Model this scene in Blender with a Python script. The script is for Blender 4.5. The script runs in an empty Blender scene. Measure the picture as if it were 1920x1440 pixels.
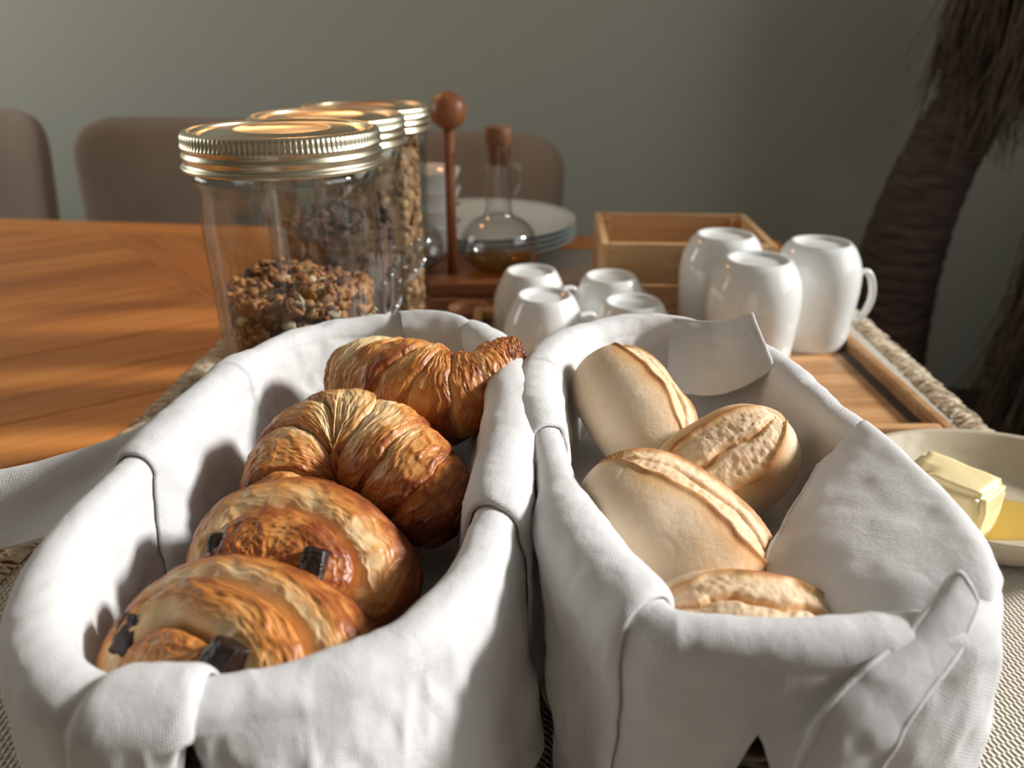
import bpy, bmesh, math, random
import numpy as np
from mathutils import Vector, Matrix

random.seed(4); rng = np.random.default_rng(7)
scene = bpy.context.scene
COL = scene.collection
PI = math.pi

# ------------------------------------------------------------------ camera
cam_d = bpy.data.cameras.new('camera'); cam = bpy.data.objects.new('camera', cam_d); COL.objects.link(cam)
cam.location = (0, 0, 1.07); cam.rotation_euler = (math.radians(90 - 24.5), 0, 0)
cam_d.sensor_width = 36; cam_d.lens = 36 * 1442 / 1920; cam_d.clip_start = .01
cam_d.dof.use_dof = True; cam_d.dof.focus_distance = .37; cam_d.dof.aperture_fstop = 7.5
scene.camera = cam

# ------------------------------------------------------------------ world, window light, exposure
world = bpy.data.worlds.new('world'); scene.world = world; world.use_nodes = True
bg = world.node_tree.nodes['Background']; bg.inputs[0].default_value = (1.0, .79, .58, 1); bg.inputs[1].default_value = .20
def area_light(name, loc, target, sx, sy, power, color):
    d = bpy.data.lights.new(name, 'AREA'); d.shape = 'RECTANGLE'; d.size = sx; d.size_y = sy; d.energy = power; d.color = color
    o = bpy.data.objects.new(name, d); COL.objects.link(o); o.location = loc
    o.rotation_euler = (Vector(target) - Vector(loc)).to_track_quat('-Z', 'Z').to_euler(); return o
WX = 1.75
area_light('window_daylight', (WX + .14, .20, 1.72), (0, .20, 1.72), 1.6, 1.3, 15, (.90, .96, 1.0))
area_light('side_fill_light', (-2.72, 1.45, 1.65), (0, 1.45, 1.65), 1.2, 1.5, 21, (.985, 1.0, .955))  # added fill from the left, brightens the back wall and chairs
sun_d = bpy.data.lights.new('sun', 'SUN'); sun_d.energy = 4.8; sun_d.angle = math.radians(9); sun_d.color = (1.0, .975, .95)
sun = bpy.data.objects.new('sun', sun_d); COL.objects.link(sun); sun.rotation_euler = Vector((-1, -.12, -.50)).to_track_quat('-Z', 'Z').to_euler()
scene.cycles.max_bounces = 8; scene.cycles.diffuse_bounces = 4; scene.cycles.glossy_bounces = 3; scene.cycles.transparent_max_bounces = 24
scene.view_settings.view_transform = 'Standard'; scene.view_settings.look = 'None'
scene.view_settings.exposure = 0.16; scene.view_settings.gamma = 1.0; scene.view_settings.use_curve_mapping = False

# ------------------------------------------------------------------ helpers
def tag(o, label=None, cat=None, group=None, kind=None):
    if label: o['label'] = label
    if cat: o['category'] = cat
    if group: o['group'] = group
    if kind: o['kind'] = kind
    return o
def link(o, parent=None):
    COL.objects.link(o)
    if parent: o.parent = parent
    return o
def empty(name, loc=(0, 0, 0), rz=0):
    o = bpy.data.objects.new(name, None); COL.objects.link(o); o.location = loc; o.rotation_euler = (0, 0, rz); o.empty_display_size = .02; return o
def mesh_np(name, V, F, mat=None, parent=None, smooth=True, attrs=None, uv=None, loc=None):
    me = bpy.data.meshes.new(name); V = np.asarray(V, float).reshape(-1, 3)
    F = np.asarray(F, dtype=np.int32); k = F.shape[1]
    me.vertices.add(len(V)); me.vertices.foreach_set('co', V.ravel())
    me.loops.add(F.size); me.loops.foreach_set('vertex_index', F.ravel())
    me.polygons.add(len(F)); me.polygons.foreach_set('loop_start', np.arange(0, F.size, k, dtype=np.int32))
    me.update(calc_edges=True); me.validate()
    if smooth: me.polygons.foreach_set('use_smooth', np.ones(len(me.polygons), bool))
    for an, av in (attrs or {}).items():
        av = np.asarray(av, float)
        if av.ndim > 1 and av.reshape(len(V), -1).shape[1] == 3:
            a = me.attributes.new(an, 'FLOAT_VECTOR', 'POINT'); a.data.foreach_set('vector', av.reshape(-1))
        else:
            a = me.attributes.new(an, 'FLOAT', 'POINT'); a.data.foreach_set('value', av.ravel())
    if uv is not None:
        l = me.uv_layers.new(name='UVMap'); li = np.empty(len(me.loops), np.int32); me.loops.foreach_get('vertex_index', li)
        l.data.foreach_set('uv', np.asarray(uv, float).reshape(-1, 2)[li].ravel())
    if mat: me.materials.append(mat)
    o = bpy.data.objects.new(name, me); link(o, parent)
    if loc is not None: o.location = loc
    return o
def grid_faces(nu, nv, cu=False, cv=False):
    iu = np.arange(nu if cu else nu - 1); iv = np.arange(nv if cv else nv - 1)
    a, b = np.meshgrid(iu, iv, indexing='ij'); a2 = (a + 1) % nu; b2 = (b + 1) % nv
    return np.stack([a * nv + b, a2 * nv + b, a2 * nv + b2, a * nv + b2], -1).reshape(-1, 4)
def grid(name, P, cu=False, cv=False, **kw):
    return mesh_np(name, P, grid_faces(P.shape[0], P.shape[1], cu, cv), **kw)
def lathe_pts(prof, n):
    prof = np.array(prof, float); a = np.linspace(0, 2 * PI, n, endpoint=False)
    return np.stack([prof[:, 0][:, None] * np.cos(a), prof[:, 0][:, None] * np.sin(a), np.repeat(prof[:, 1][:, None], n, 1)], -1)
def lathe(name, prof, n=64, **kw):
    return grid(name, lathe_pts(prof, n), cv=True, **kw)
def catmull(P, m, closed=False):
    P = np.array(P, float); n = len(P); out = []
    for i in range(n if closed else n - 1):
        if closed: p0, p1, p2, p3 = P[(i - 1) % n], P[i], P[(i + 1) % n], P[(i + 2) % n]
        else: p0, p1, p2, p3 = P[max(i - 1, 0)], P[i], P[i + 1], P[min(i + 2, n - 1)]
        t = np.linspace(0, 1, m, endpoint=False)[:, None]
        out.append(.5 * (2 * p1 + (p2 - p0) * t + (2 * p0 - 5 * p1 + 4 * p2 - p3) * t ** 2 + (3 * p1 - p0 - 3 * p2 + p3) * t ** 3))
    if not closed: out.append(P[-1:])
    return np.concatenate(out)
def frames(C, closed=False):
    C = np.asarray(C); T = np.gradient(C, axis=0)
    if closed: T = np.roll(C, -1, 0) - np.roll(C, 1, 0)
    T /= np.linalg.norm(T, axis=1)[:, None] + 1e-12
    N = np.zeros_like(C); up = np.array([0, 0, 1.]) if abs(T[0, 2]) < .9 else np.array([1., 0, 0])
    n = up - T[0] * T[0].dot(up); n /= np.linalg.norm(n)
    for i in range(len(C)):
        n = n - T[i] * T[i].dot(n); n /= np.linalg.norm(n); N[i] = n
    return T, N, np.cross(T, N)
def tube_pts(C, r, n=10, closed=False, flat=1.0):
    C = np.asarray(C, float); r = np.broadcast_to(np.asarray(r, float), (len(C),)); T, N, B = frames(C, closed)
    a = np.linspace(0, 2 * PI, n, endpoint=False)
    return C[:, None] + r[:, None, None] * (np.cos(a)[None, :, None] * N[:, None] * flat + np.sin(a)[None, :, None] * B[:, None])
def tube(name, C, r, n=10, closed=False, flat=1.0, caps=True, **kw):
    P = tube_pts(C, r, n, closed, flat)
    if not closed and caps:
        P = np.concatenate([np.repeat(P[:1].mean(1, keepdims=True), n, 1), P, np.repeat(P[-1:].mean(1, keepdims=True), n, 1)])
    return grid(name, P, cu=closed, cv=True, **kw)
def bm_obj(name, bm, mat=None, parent=None, smooth=False, loc=None, rot=None):
    me = bpy.data.meshes.new(name); bm.normal_update(); bm.to_mesh(me); bm.free()
    if smooth: me.polygons.foreach_set('use_smooth', np.ones(len(me.polygons), bool))
    if mat: me.materials.append(mat)
    o = bpy.data.objects.new(name, me); link(o, parent)
    if loc is not None: o.location = loc
    if rot is not None: o.rotation_euler = rot
    return o
def box(name, size, loc=(0, 0, 0), bevel=.002, seg=2, mat=None, parent=None, rot=None, smooth=False):
    bm = bmesh.new(); bmesh.ops.create_cube(bm, size=1); bmesh.ops.scale(bm, vec=size, verts=bm.verts)
    if bevel: bmesh.ops.bevel(bm, geom=bm.edges[:], offset=bevel, segments=seg, affect='EDGES', profile=.5)
    return bm_obj(name, bm, mat, parent, smooth, loc, rot)
def prism(name, poly, z0, z1, mat=None, parent=None, bevel=.0008, loc=None):
    bm = bmesh.new(); vs = [bm.verts.new((x, y, z0)) for x, y in poly]; f = bm.faces.new(vs)
    r = bmesh.ops.extrude_face_region(bm, geom=[f]); up = [v for v in r['geom'] if isinstance(v, bmesh.types.BMVert)]
    for v in up: v.co.z = z1
    bmesh.ops.recalc_face_normals(bm, faces=bm.faces[:])
    if bevel:
        e = [e for e in bm.edges if all(abs(v.co.z - z1) < 1e-6 for v in e.verts)]
        bmesh.ops.bevel(bm, geom=e, offset=bevel, segments=1, affect='EDGES')
    return bm_obj(name, bm, mat, parent, loc=loc)
def copy_tree(o, parent=None):
    c = o.copy(); COL.objects.link(c)
    if parent is not None: c.parent = parent
    for ch in list(o.children): copy_tree(ch, c)
    return c
def smooth01(x, a, b):
    t = np.clip((x - a) / (b - a), 0, 1); return t * t * (3 - 2 * t)
def _h(ix, iy, iz):
    n = (ix.astype(np.int64) * 374761393 + iy.astype(np.int64) * 668265263 + iz.astype(np.int64) * 2147483647) & 0xffffffff
    n = ((n ^ (n >> 13)) * 1274126177) & 0xffffffff
    return ((n ^ (n >> 16)) & 0xffffff) / float(0xffffff)
def vnoise(P):
    P = np.asarray(P, float); f = np.floor(P); u = P - f; u = u * u * u * (u * (u * 6 - 15) + 10)
    i = f.astype(np.int64); x, y, z = i[..., 0], i[..., 1], i[..., 2]; a, b, c = u[..., 0], u[..., 1], u[..., 2]
    def L(p, q, t): return p + (q - p) * t
    return L(L(L(_h(x, y, z), _h(x + 1, y, z), a), L(_h(x, y + 1, z), _h(x + 1, y + 1, z), a), b),
             L(L(_h(x, y, z + 1), _h(x + 1, y, z + 1), a), L(_h(x, y + 1, z + 1), _h(x + 1, y + 1, z + 1), a), b), c) * 2 - 1
def fbm(P, oct=3):
    P = np.asarray(P, float); s = 0; a = 1; t = 0
    for k in range(oct): s = s + a * vnoise(P * 2 ** k + 17.3 * k); t += a; a *= .5
    return s / t

# ------------------------------------------------------------------ materials
class NT:
    def __init__(s, name):
        s.m = bpy.data.materials.new(name); s.m.use_nodes = True; s.t = s.m.node_tree; s.N = s.t.nodes; s.b = s.N['Principled BSDF']; s.out = s.N['Material Output']
    def n(s, typ, **kw):
        x = s.N.new(typ)
        for k, v in kw.items():
            if k in x.inputs: x.inputs[k].default_value = v
            else: setattr(x, k, v)
        return x
    def l(s, a, b): s.t.links.new(a, b)
    def ramp(s, fac, stops):
        r = s.N.new('ShaderNodeValToRGB'); e = r.color_ramp.elements
        while len(e) < len(stops): e.new(.5)
        for el, (p, c) in zip(e, stops): el.position = p; el.color = (*c, 1)
        s.l(fac, r.inputs[0]); return r.outputs[0]
    def mix(s, fac, a, b, mode='MIX'):
        x = s.N.new('ShaderNodeMix'); x.data_type = 'RGBA'; x.blend_type = mode
        for sock, v in ((x.inputs[0], fac), (x.inputs[6], a), (x.inputs[7], b)):
            if hasattr(v, 'links'): s.l(v, sock)
            elif isinstance(v, (int, float)): sock.default_value = v
            else: sock.default_value = (*v, 1)
        return x.outputs[2]
    def math(s, op, a, b=0.):
        x = s.N.new('ShaderNodeMath'); x.operation = op
        for k, v in enumerate((a, b)):
            if hasattr(v, 'links'): s.l(v, x.inputs[k])
            else: x.inputs[k].default_value = v
        return x.outputs[0]
    def coords(s, kind='Object', scale=(1, 1, 1)):
        c = s.N.new('ShaderNodeTexCoord'); m = s.N.new('ShaderNodeMapping'); m.inputs['Scale'].default_value = scale
        s.l(c.outputs[kind], m.inputs[0]); return m.outputs[0]
    def noise(s, vec, scale, detail=4, rough=.55, dist=0):
        x = s.n('ShaderNodeTexNoise', Scale=scale, Detail=detail, Roughness=rough, Distortion=dist); s.l(vec, x.inputs['Vector']); return x.outputs['Fac']
    def attr(s, name):
        a = s.N.new('ShaderNodeAttribute'); a.attribute_name = name; return a
    def bump(s, h, strength=.3, dist=.001, normal=None):
        b = s.n('ShaderNodeBump', Strength=strength, Distance=dist); s.l(h, b.inputs['Height'])
        if normal: s.l(normal, b.inputs['Normal'])
        return b.outputs[0]
    def setp(s, **kw):
        for k, v in kw.items():
            k = k.replace('_', ' ')
            if hasattr(v, 'links'): s.l(v, s.b.inputs[k])
            elif isinstance(v, tuple) and len(v) == 3: s.b.inputs[k].default_value = (*v, 1) if len(s.b.inputs[k].default_value) == 4 else v
            else: s.b.inputs[k].default_value = v
        return s
def plain(name, c, rough=.5, **kw):
    return NT(name).setp(Base_Color=c, Roughness=rough, **kw).m
def wood(name, dark, mid, light, scale=1.0, rough=.4, axis=0, random_amt=.35, bump=.15, coat=0):
    t = NT(name); sc = [14 * scale] * 3; sc[axis] = 1.2 * scale
    oi = t.N.new('ShaderNodeObjectInfo'); tc = t.N.new('ShaderNodeTexCoord'); add = t.n('ShaderNodeVectorMath', operation='MULTIPLY_ADD')
    comb = t.n('ShaderNodeCombineXYZ'); t.l(oi.outputs['Random'], comb.inputs[0]); t.l(oi.outputs['Random'], comb.inputs[1]); t.l(oi.outputs['Random'], comb.inputs[2])
    t.l(comb.outputs[0], add.inputs[0]); add.inputs[1].default_value = (3.7, 5.3, 7.1); t.l(tc.outputs['Object'], add.inputs[2])
    mp = t.n('ShaderNodeMapping'); mp.inputs['Scale'].default_value = sc; t.l(add.outputs[0], mp.inputs[0]); v = mp.outputs[0]
    n1 = t.noise(v, 1.6, 5, .6, .6); n2 = t.noise(v, 9, 4, .65, .3); n3 = t.noise(v, 34, 3, .6)
    f = t.math('ADD', t.math('MULTIPLY', n1, .55), t.math('ADD', t.math('MULTIPLY', n2, .3), t.math('MULTIPLY', n3, .15)))
    c = t.ramp(f, [(.28, dark), (.47, mid), (.68, light)])
    rb = t.math('ADD', t.math('MULTIPLY', oi.outputs['Random'], random_amt), 1 - random_amt / 2)
    hv = t.n('ShaderNodeHueSaturation'); t.l(c, hv.inputs['Color']); t.l(rb, hv.inputs['Value'])
    t.setp(Base_Color=hv.outputs[0], Roughness=rough, Normal=t.bump(f, bump, .0006))
    t.b.inputs['Specular IOR Level'].default_value = .32
    if coat: t.setp(Coat_Weight=coat, Coat_Roughness=.25)
    return t.m
MAT = {}
def glass_mat(name, tint=(.975, .985, .98), edge=(.84, .87, .84), bump_scale=(30, 30, 6), bstr=.25, gloss=1.0):
    t = NT(name); t.N.remove(t.b)
    tr = t.n('ShaderNodeBsdfTransparent'); gl = t.n('ShaderNodeBsdfGlossy', Roughness=.025); mx = t.n('ShaderNodeMixShader'); fr = t.n('ShaderNodeLayerWeight', Blend=.5)
    v = t.coords('Object', bump_scale); h = t.noise(v, 1, 2, .5); nb = t.bump(h, bstr, .01); t.l(nb, gl.inputs['Normal']); t.l(nb, fr.inputs['Normal'])
    lw = t.n('ShaderNodeLayerWeight', Blend=.35); t.l(t.mix(lw.outputs['Facing'], tint, edge), tr.inputs[0])
    t.l(t.math('MULTIPLY', t.math('ADD', t.math('MULTIPLY', t.math('POWER', fr.outputs['Facing'], 4.0), .6), .055), gloss), mx.inputs[0]); t.l(tr.outputs[0], mx.inputs[1]); t.l(gl.outputs[0], mx.inputs[2]); t.l(mx.outputs[0], t.out.inputs[0]); return t.m
def build_materials():
    t = NT('wall_paint'); n = t.noise(t.coords('Object'), 60, 3); t.setp(Base_Color=(.49, .50, .435), Roughness=.85, Normal=t.bump(n, .08, .002)); MAT['wall'] = t.m
    MAT['floor'] = wood('floor_wood', (.02, .012, .008), (.035, .02, .013), (.06, .035, .022), .6)
    MAT['table'] = wood('table_wood', (.30, .082, .015), (.68, .245, .050), (.84, .38, .105), 1.0, .45, 0, .35, .12)
    MAT['acacia'] = wood('acacia_wood', (.17, .065, .024), (.48, .25, .105), (.66, .40, .20), 2.0, .42, 0, .4)
    MAT['caddy'] = wood('walnut_wood', (.09, .030, .012), (.21, .075, .030), (.33, .13, .055), 2.5, .4, 0, .1)
    MAT['rodwood'] = wood('rod_wood', (.13, .045, .018), (.27, .10, .040), (.38, .165, .072), 3, .38, 2, .1)
    MAT['crate'] = wood('crate_wood', (.38, .20, .085), (.60, .36, .175), (.74, .49, .26), 2.0, .5, 0, .25)
    MAT['darkline'] = plain('tray_dark_strip', (.06, .045, .04), .6)
    t = NT('white_porcelain'); t.setp(Base_Color=(.80, .82, .80), Roughness=.10, Coat_Weight=.5, Coat_Roughness=.03); MAT['porcelain'] = t.m
    t = NT('plate_glaze'); t.setp(Base_Color=(.70, .76, .75), Roughness=.16, Coat_Weight=.4); MAT['plate'] = t.m
    t = NT('cream_glaze'); n = t.noise(t.coords('Object'), 30, 3); t.setp(Base_Color=t.ramp(n, [(.3, (.54, .47, .35)), (.7, (.63, .56, .43))]), Roughness=.15, Coat_Weight=.4); MAT['dish'] = t.m
    t = NT('butter'); n = t.noise(t.coords('Object'), 55, 3); t.setp(Base_Color=(.90, .76, .42), Roughness=.28, Subsurface_Weight=.25, Subsurface_Radius=(.02, .014, .006), Subsurface_Scale=.3, Normal=t.bump(n, .25, .002)); MAT['butter'] = t.m
    MAT['meltbutter'] = plain('melted_butter', (.60, .40, .09), .12)
    MAT['leaf1'] = plain('leaf_print_teal', (.03, .20, .15), .3); MAT['leaf2'] = plain('leaf_print_green', (.34, .40, .12), .3)
    t = NT('gold_metal'); n = t.noise(t.coords('Object', (1, 1, 40)), 40, 2); t.setp(Base_Color=(.66, .60, .44), Metallic=1.0, Roughness=.30, Normal=t.bump(n, .04, .001)); MAT['gold'] = t.m
    MAT['glass'] = glass_mat('jar_glass'); MAT['flask'] = glass_mat('flask_glass', (.985, .985, .98), (.55, .56, .54), (8, 8, 8), .05, 1.7)
    MAT['emboss'] = glass_mat('embossed_glass', (.90, .92, .90), (.25, .26, .24), (20, 20, 20), .1, 6.0)
    t = NT('olive_oil'); t.N.remove(t.b); tr = t.n('ShaderNodeBsdfTransparent'); tr.inputs[0].default_value = (.85, .66, .10, 1); gl = t.n('ShaderNodeBsdfGlossy', Roughness=.02); mx = t.n('ShaderNodeMixShader'); mx.inputs[0].default_value = .08
    t.l(tr.outputs[0], mx.inputs[1]); t.l(gl.outputs[0], mx.inputs[2]); t.l(mx.outputs[0], t.out.inputs[0]); MAT['oil'] = t.m
    MAT['vinegar'] = plain('dark_vinegar', (.012, .007, .006), .05)
    MAT['cork'] = wood('stopper_wood', (.12, .05, .025), (.24, .11, .06), (.34, .17, .09), 4, .5, 2, .1)
    t = NT('taupe_velvet'); n = t.noise(t.coords('Object'), 6, 4); n2 = t.noise(t.coords('Object'), 400, 2)
    t.setp(Base_Color=t.ramp(n, [(.3, (.24, .185, .14)), (.7, (.31, .245, .19))]), Roughness=.9, Sheen_Weight=.3, Normal=t.bump(n2, .2, .001)); MAT['velvet'] = t.m
    MAT['chairleg'] = plain('chair_leg_black', (.02, .02, .02), .4)
    t = NT('white_linen'); uv = t.coords('UV', (1, 1, 1))
    w1 = t.n('ShaderNodeTexWave', Scale=420., Distortion=1.2, Detail=2., bands_direction='X'); w2 = t.n('ShaderNodeTexWave', Scale=420., Distortion=1.2, Detail=2., bands_direction='DIAGONAL')
    w1.inputs['Detail Scale'].default_value = 3.; t.l(uv, w1.inputs[0]); t.l(uv, w2.inputs[0])
    n = t.noise(t.coords('Object'), 900, 2); n2 = t.noise(t.coords('Object'), 130, 3, .6, .4)
    hgt = t.math('ADD', t.math('ADD', t.math('MULTIPLY', w1.outputs['Fac'], .35), t.math('MULTIPLY', w2.outputs['Fac'], .35)), t.math('MULTIPLY', n, .6))
    nb = t.bump(hgt, .5, .0005, t.bump(n2, .35, .0014))
    t.setp(Base_Color=(.84, .835, .835), Roughness=.92, Sheen_Weight=.15, Normal=nb)
    tl = t.n('ShaderNodeBsdfTranslucent'); tl.inputs[0].default_value = (.80, .76, .72, 1); mx = t.n('ShaderNodeMixShader'); mx.inputs[0].default_value = .23
    t.l(t.b.outputs[0], mx.inputs[1]); t.l(tl.outputs[0], mx.inputs[2]); t.l(mx.outputs[0], t.out.inputs[0]); MAT['linen'] = t.m
    t = NT('dark_wicker'); n = t.noise(t.coords('Object', (60, 60, 60)), 3, 3); t.setp(Base_Color=t.ramp(n, [(.3, (.02, .008, .006)), (.7, (.075, .03, .02))]), Roughness=.45); MAT['wicker'] = t.m
    t = NT('runner_weave'); uv = t.coords('UV', (1, 1, 1))
    w = t.n('ShaderNodeTexWave', Scale=105., Distortion=1.5, Detail=2., bands_direction='X'); t.l(uv, w.inputs[0])
    w2 = t.n('ShaderNodeTexWave', Scale=150., Distortion=2.5, Detail=2., bands_direction='DIAGONAL'); t.l(uv, w2.inputs[0])
    hh = t.math('ADD', w.outputs['Fac'], w2.outputs['Fac']); n = t.noise(t.coords('Object'), 500, 2)
    t.setp(Base_Color=t.ramp(t.math('MULTIPLY', hh, .5), [(.1, (.44, .38, .29)), (.6, (.70, .64, .54))]), Roughness=.95, Normal=t.bump(t.math('ADD', hh, t.math('MULTIPLY', n, .5)), .8, .0016)); MAT['runner'] = t.m
    MAT['fringe'] = plain('runner_fringe', (.68, .58, .43), .95)
    # pastry: attributes brown (0 pale .. 1 dark) and line
    def pastry(name, stops, rough, coat):
        t = NT(name); a = t.attr('brown').outputs['Fac']; n = t.noise(t.coords('Object'), 180, 4, .65); n2 = t.noise(t.coords('Object'), 45, 4, .6)
        f = t.math('ADD', a, t.math('ADD', t.math('MULTIPLY', t.math('SUBTRACT', n, .5), .22), t.math('MULTIPLY', t.math('SUBTRACT', n2, .5), .35)))
        t.setp(Base_Color=t.ramp(f, stops), Roughness=rough, Coat_Weight=coat, Coat_Roughness=.3, Normal=t.bump(n, .35, .0012), Subsurface_Weight=.08, Subsurface_Radius=(.006, .003, .001), Subsurface_Scale=.5); return t.m
    MAT['crust'] = pastry('croissant_crust', [(.05, (.82, .60, .33)), (.3, (.70, .38, .14)), (.52, (.55, .21, .045)), (.75, (.29, .075, .016)), (1, (.12, .028, .01))], .46, .12)
    MAT['roll'] = pastry('roll_crust', [(.05, (.82, .66, .47)), (.35, (.74, .49, .26)), (.6, (.64, .33, .12)), (.85, (.42, .17, .05)), (1, (.26, .10, .035))], .6, .03)
    t = NT('dark_chocolate'); n = t.noise(t.coords('Object'), 350, 4); t.setp(Base_Color=t.ramp(n, [(.3, (.010, .005, .004)), (.7, (.035, .016, .012))]), Roughness=.33, Normal=t.bump(n, .6, .002)); MAT['choco'] = t.m
    def chunks(name, rough=.7):
        t = NT(name); a = t.attr('tint'); n = t.noise(t.coords('Object'), 300, 3)
        t.setp(Base_Color=t.mix(t.math('MULTIPLY', n, .5), a.outputs['Color'], (.05, .02, .01)), Roughness=rough, Normal=t.bump(n, .5, .002)); return t.m
    MAT['chunks'] = chunks('cereal_pieces')
    t = NT('palm_bark'); v = t.coords('Object', (1, 1, 1)); n = t.noise(t.coords('Object', (6, 6, 40)), 3, 4)
    t.setp(Base_Color=t.ramp(n, [(.3, (.035, .022, .017)), (.7, (.12, .075, .055))]), Roughness=.8, Normal=t.bump(n, .6, .01)); MAT['bark'] = t.m
    t = NT('dry_frond'); oi = t.noise(t.coords('Object'), 12, 3); t.setp(Base_Color=t.ramp(oi, [(.3, (.09, .062, .042)), (.7, (.20, .15, .105))]), Roughness=.9); MAT['frond'] = t.m
    MAT['frame'] = plain('window_frame_white', (.75, .75, .73), .5)
    MAT['ceiling'] = plain('ceiling_paint', (.62, .60, .55), .9)
    t = NT('lamp_shade'); n = t.noise(t.coords('Object', (1, 1, 30)), 20, 2); t.setp(Base_Color=(.42, .17, .05), Roughness=.5, Normal=t.bump(n, .4, .003)); MAT['shade'] = t.m
    t = NT('lamp_bulb'); t.setp(Emission_Color=(1.0, .52, .20), Emission_Strength=2.5, Base_Color=(1, .7, .4)); MAT['bulb'] = t.m
    MAT['cord'] = plain('black_cord', (.01, .01, .01), .6)
build_materials()

# ------------------------------------------------------------------ room
def room():
    T = dict(kind='structure')
    tag(box('floor', (6, 6, .1), (-1, 0, -.05), 0, mat=MAT['floor']), 'dark wooden floor of the dining room', **T)
    tag(box('wall_back', (7, .1, 2.7), (-1.2, 2.55, 1.35), 0, mat=MAT['wall'], rot=(0, 0, math.radians(-4))), 'plain grey green painted wall behind the chairs', **T)
    tag(box('ceiling', (6, 6, .1), (-1, 0, 2.75), 0, mat=MAT['ceiling']), 'pale plain ceiling', **T)
    # right wall with a window opening
    w = empty('wall_right'); tag(w, 'wall with the window lighting the table from the right', **T)
    y0, y1, z0, z1 = -.70, 1.20, 1.02, 2.42
    for (a, b, c, d) in ((-3, y0, 0, 2.7), (y1, 2.7, 0, 2.7), (y0, y1, 0, z0), (y0, y1, z1, 2.7)):
        box('wall_panel', (.12, b - a, d - c), (WX + .06, (a + b) / 2, (c + d) / 2), 0, mat=MAT['wall'], parent=w)
    w2 = empty('wall_left'); tag(w2, 'wall with an added opening for the fill light on the far left', **T)
    for (a, b, c, d) in ((-3, .8, 0, 2.7), (2.1, 2.7, 0, 2.7), (.8, 2.1, 0, .85), (.8, 2.1, 2.45, 2.7)): box('wall_panel', (.12, b - a, d - c), (-2.66, (a + b) / 2, (c + d) / 2), 0, mat=MAT['wall'], parent=w2)  # unseen wall; its opening is added to let the side fill through
    wf = empty('window_1', (WX + .02, (y0 + y1) / 2, (z0 + z1) / 2)); tag(wf, 'white framed window in the right wall', **T)
    hy, hz = (y1 - y0) / 2, (z1 - z0) / 2
    for yy in (-hy + .03, -.32, hy - .03): box('frame_post', (.05, .05, 2 * hz), (0, yy, 0), .004, mat=MAT['frame'], parent=wf)
    for zz in (-hz + .03, .30, hz - .03): box('frame_rail', (.05, 2 * hy, .05), (0, 0, zz), .004, mat=MAT['frame'], parent=wf)
room()

# ------------------------------------------------------------------ table
TZ = .75; TA = math.radians(-7.0)
def clip(poly, nx, ny, d):
    out = []
    for i in range(len(poly)):
        p, q = poly[i], poly[(i + 1) % len(poly)]; a = p[0] * nx + p[1] * ny - d; b = q[0] * nx + q[1] * ny - d
        if a <= 0: out.append(p)
        if (a < 0 < b) or (b < 0 < a):
            t = a / (a - b); out.append((p[0] + (q[0] - p[0]) * t, p[1] + (q[1] - p[1]) * t))
    return out
def table():
    # local frame: origin at the far right corner, x runs along the far edge (to the right), y away from camera
    o = empty('dining_table', (.452, 1.285, 0), TA); tag(o, 'long warm orange brown wooden dining table with diagonal planks', 'table')
    XL, YL = -2.1, -1.25; bw = .085; g = .0007
    def plank(poly, ang, name='plank'):
        if len(poly) < 3: return
        area = abs(sum(poly[i][0] * poly[(i + 1) % len(poly)][1] - poly[(i + 1) % len(poly)][0] * poly[i][1] for i in range(len(poly)))) / 2
        if area < 2e-4: return
        cx = sum(p[0] for p in poly) / len(poly); cy = sum(p[1] for p in poly) / len(poly); c, s = math.cos(-ang), math.sin(-ang)
        loc = [((x - cx) * c - (y - cy) * s, (x - cx) * s + (y - cy) * c) for x, y in poly]
        b = prism(name, loc, TZ - .03, TZ, MAT['table'], o); b.location = (cx, cy, 0); b.rotation_euler = (0, 0, ang)
    # border boards
    plank([(XL, -bw), (0, -bw), (0, 0), (XL, 0)], 0, 'border_board'); plank([(XL, YL), (0, YL), (0, YL + bw), (XL, YL + bw)], 0, 'border_board')
    plank([(-bw, YL + bw + g), (0, YL + bw + g), (0, -bw - g), (-bw, -bw - g)], PI / 2, 'border_board'); plank([(XL, YL + bw + g), (XL + bw, YL + bw + g), (XL + bw, -bw - g), (XL, -bw - g)], PI / 2, 'border_board')
    field = [(XL + bw + g, YL + bw + g), (-bw - g, YL + bw + g), (-bw - g, -bw - g), (XL + bw + g, -bw - g)]
    # the seam where two plank fields meet runs down to the right; planks meet it at a right angle on the near side
    sa = math.radians(-43); sx, sy = -1.16, -bw; n = (math.sin(-sa), math.cos(sa)); n = (-math.sin(sa), math.cos(sa)); d = sx * n[0] + sy * n[1]
    near = clip(field, n[0], n[1], d - g); far = clip(field, -n[0], -n[1], -d - g)
    pa = math.radians(41); pn = (-math.sin(pa), math.cos(pa)); w = .088
    k0 = -2.6
    while k0 < 2.6:
        q = clip(clip(near, pn[0], pn[1], k0 + w - g), -pn[0], -pn[1], -k0 - g); plank(q, pa); k0 += w
    k0 = d
    while k0 < d + 2:
        q = clip(clip(far, n[0], n[1], k0 + w - g), -n[0], -n[1], -k0 - g); plank(q, sa); k0 += w
    box('core_panel', (2.08, 1.23, .02), (XL / 2, YL / 2, TZ - .042), 0, mat=MAT['table'], parent=o)
    for x in (XL + .08, -.08):
        for y in (YL + .08, -.08): box('leg', (.07, .07, TZ - .05), (x, y, (TZ - .05) / 2), .004, mat=MAT['table'], parent=o)
    for y in (YL + .08, -.08): box('apron', (1.9, .025, .08), (XL / 2, y, TZ - .09), .002, mat=MAT['table'], parent=o)
table()
RZ = TZ + .003   # top of the runner

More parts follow.
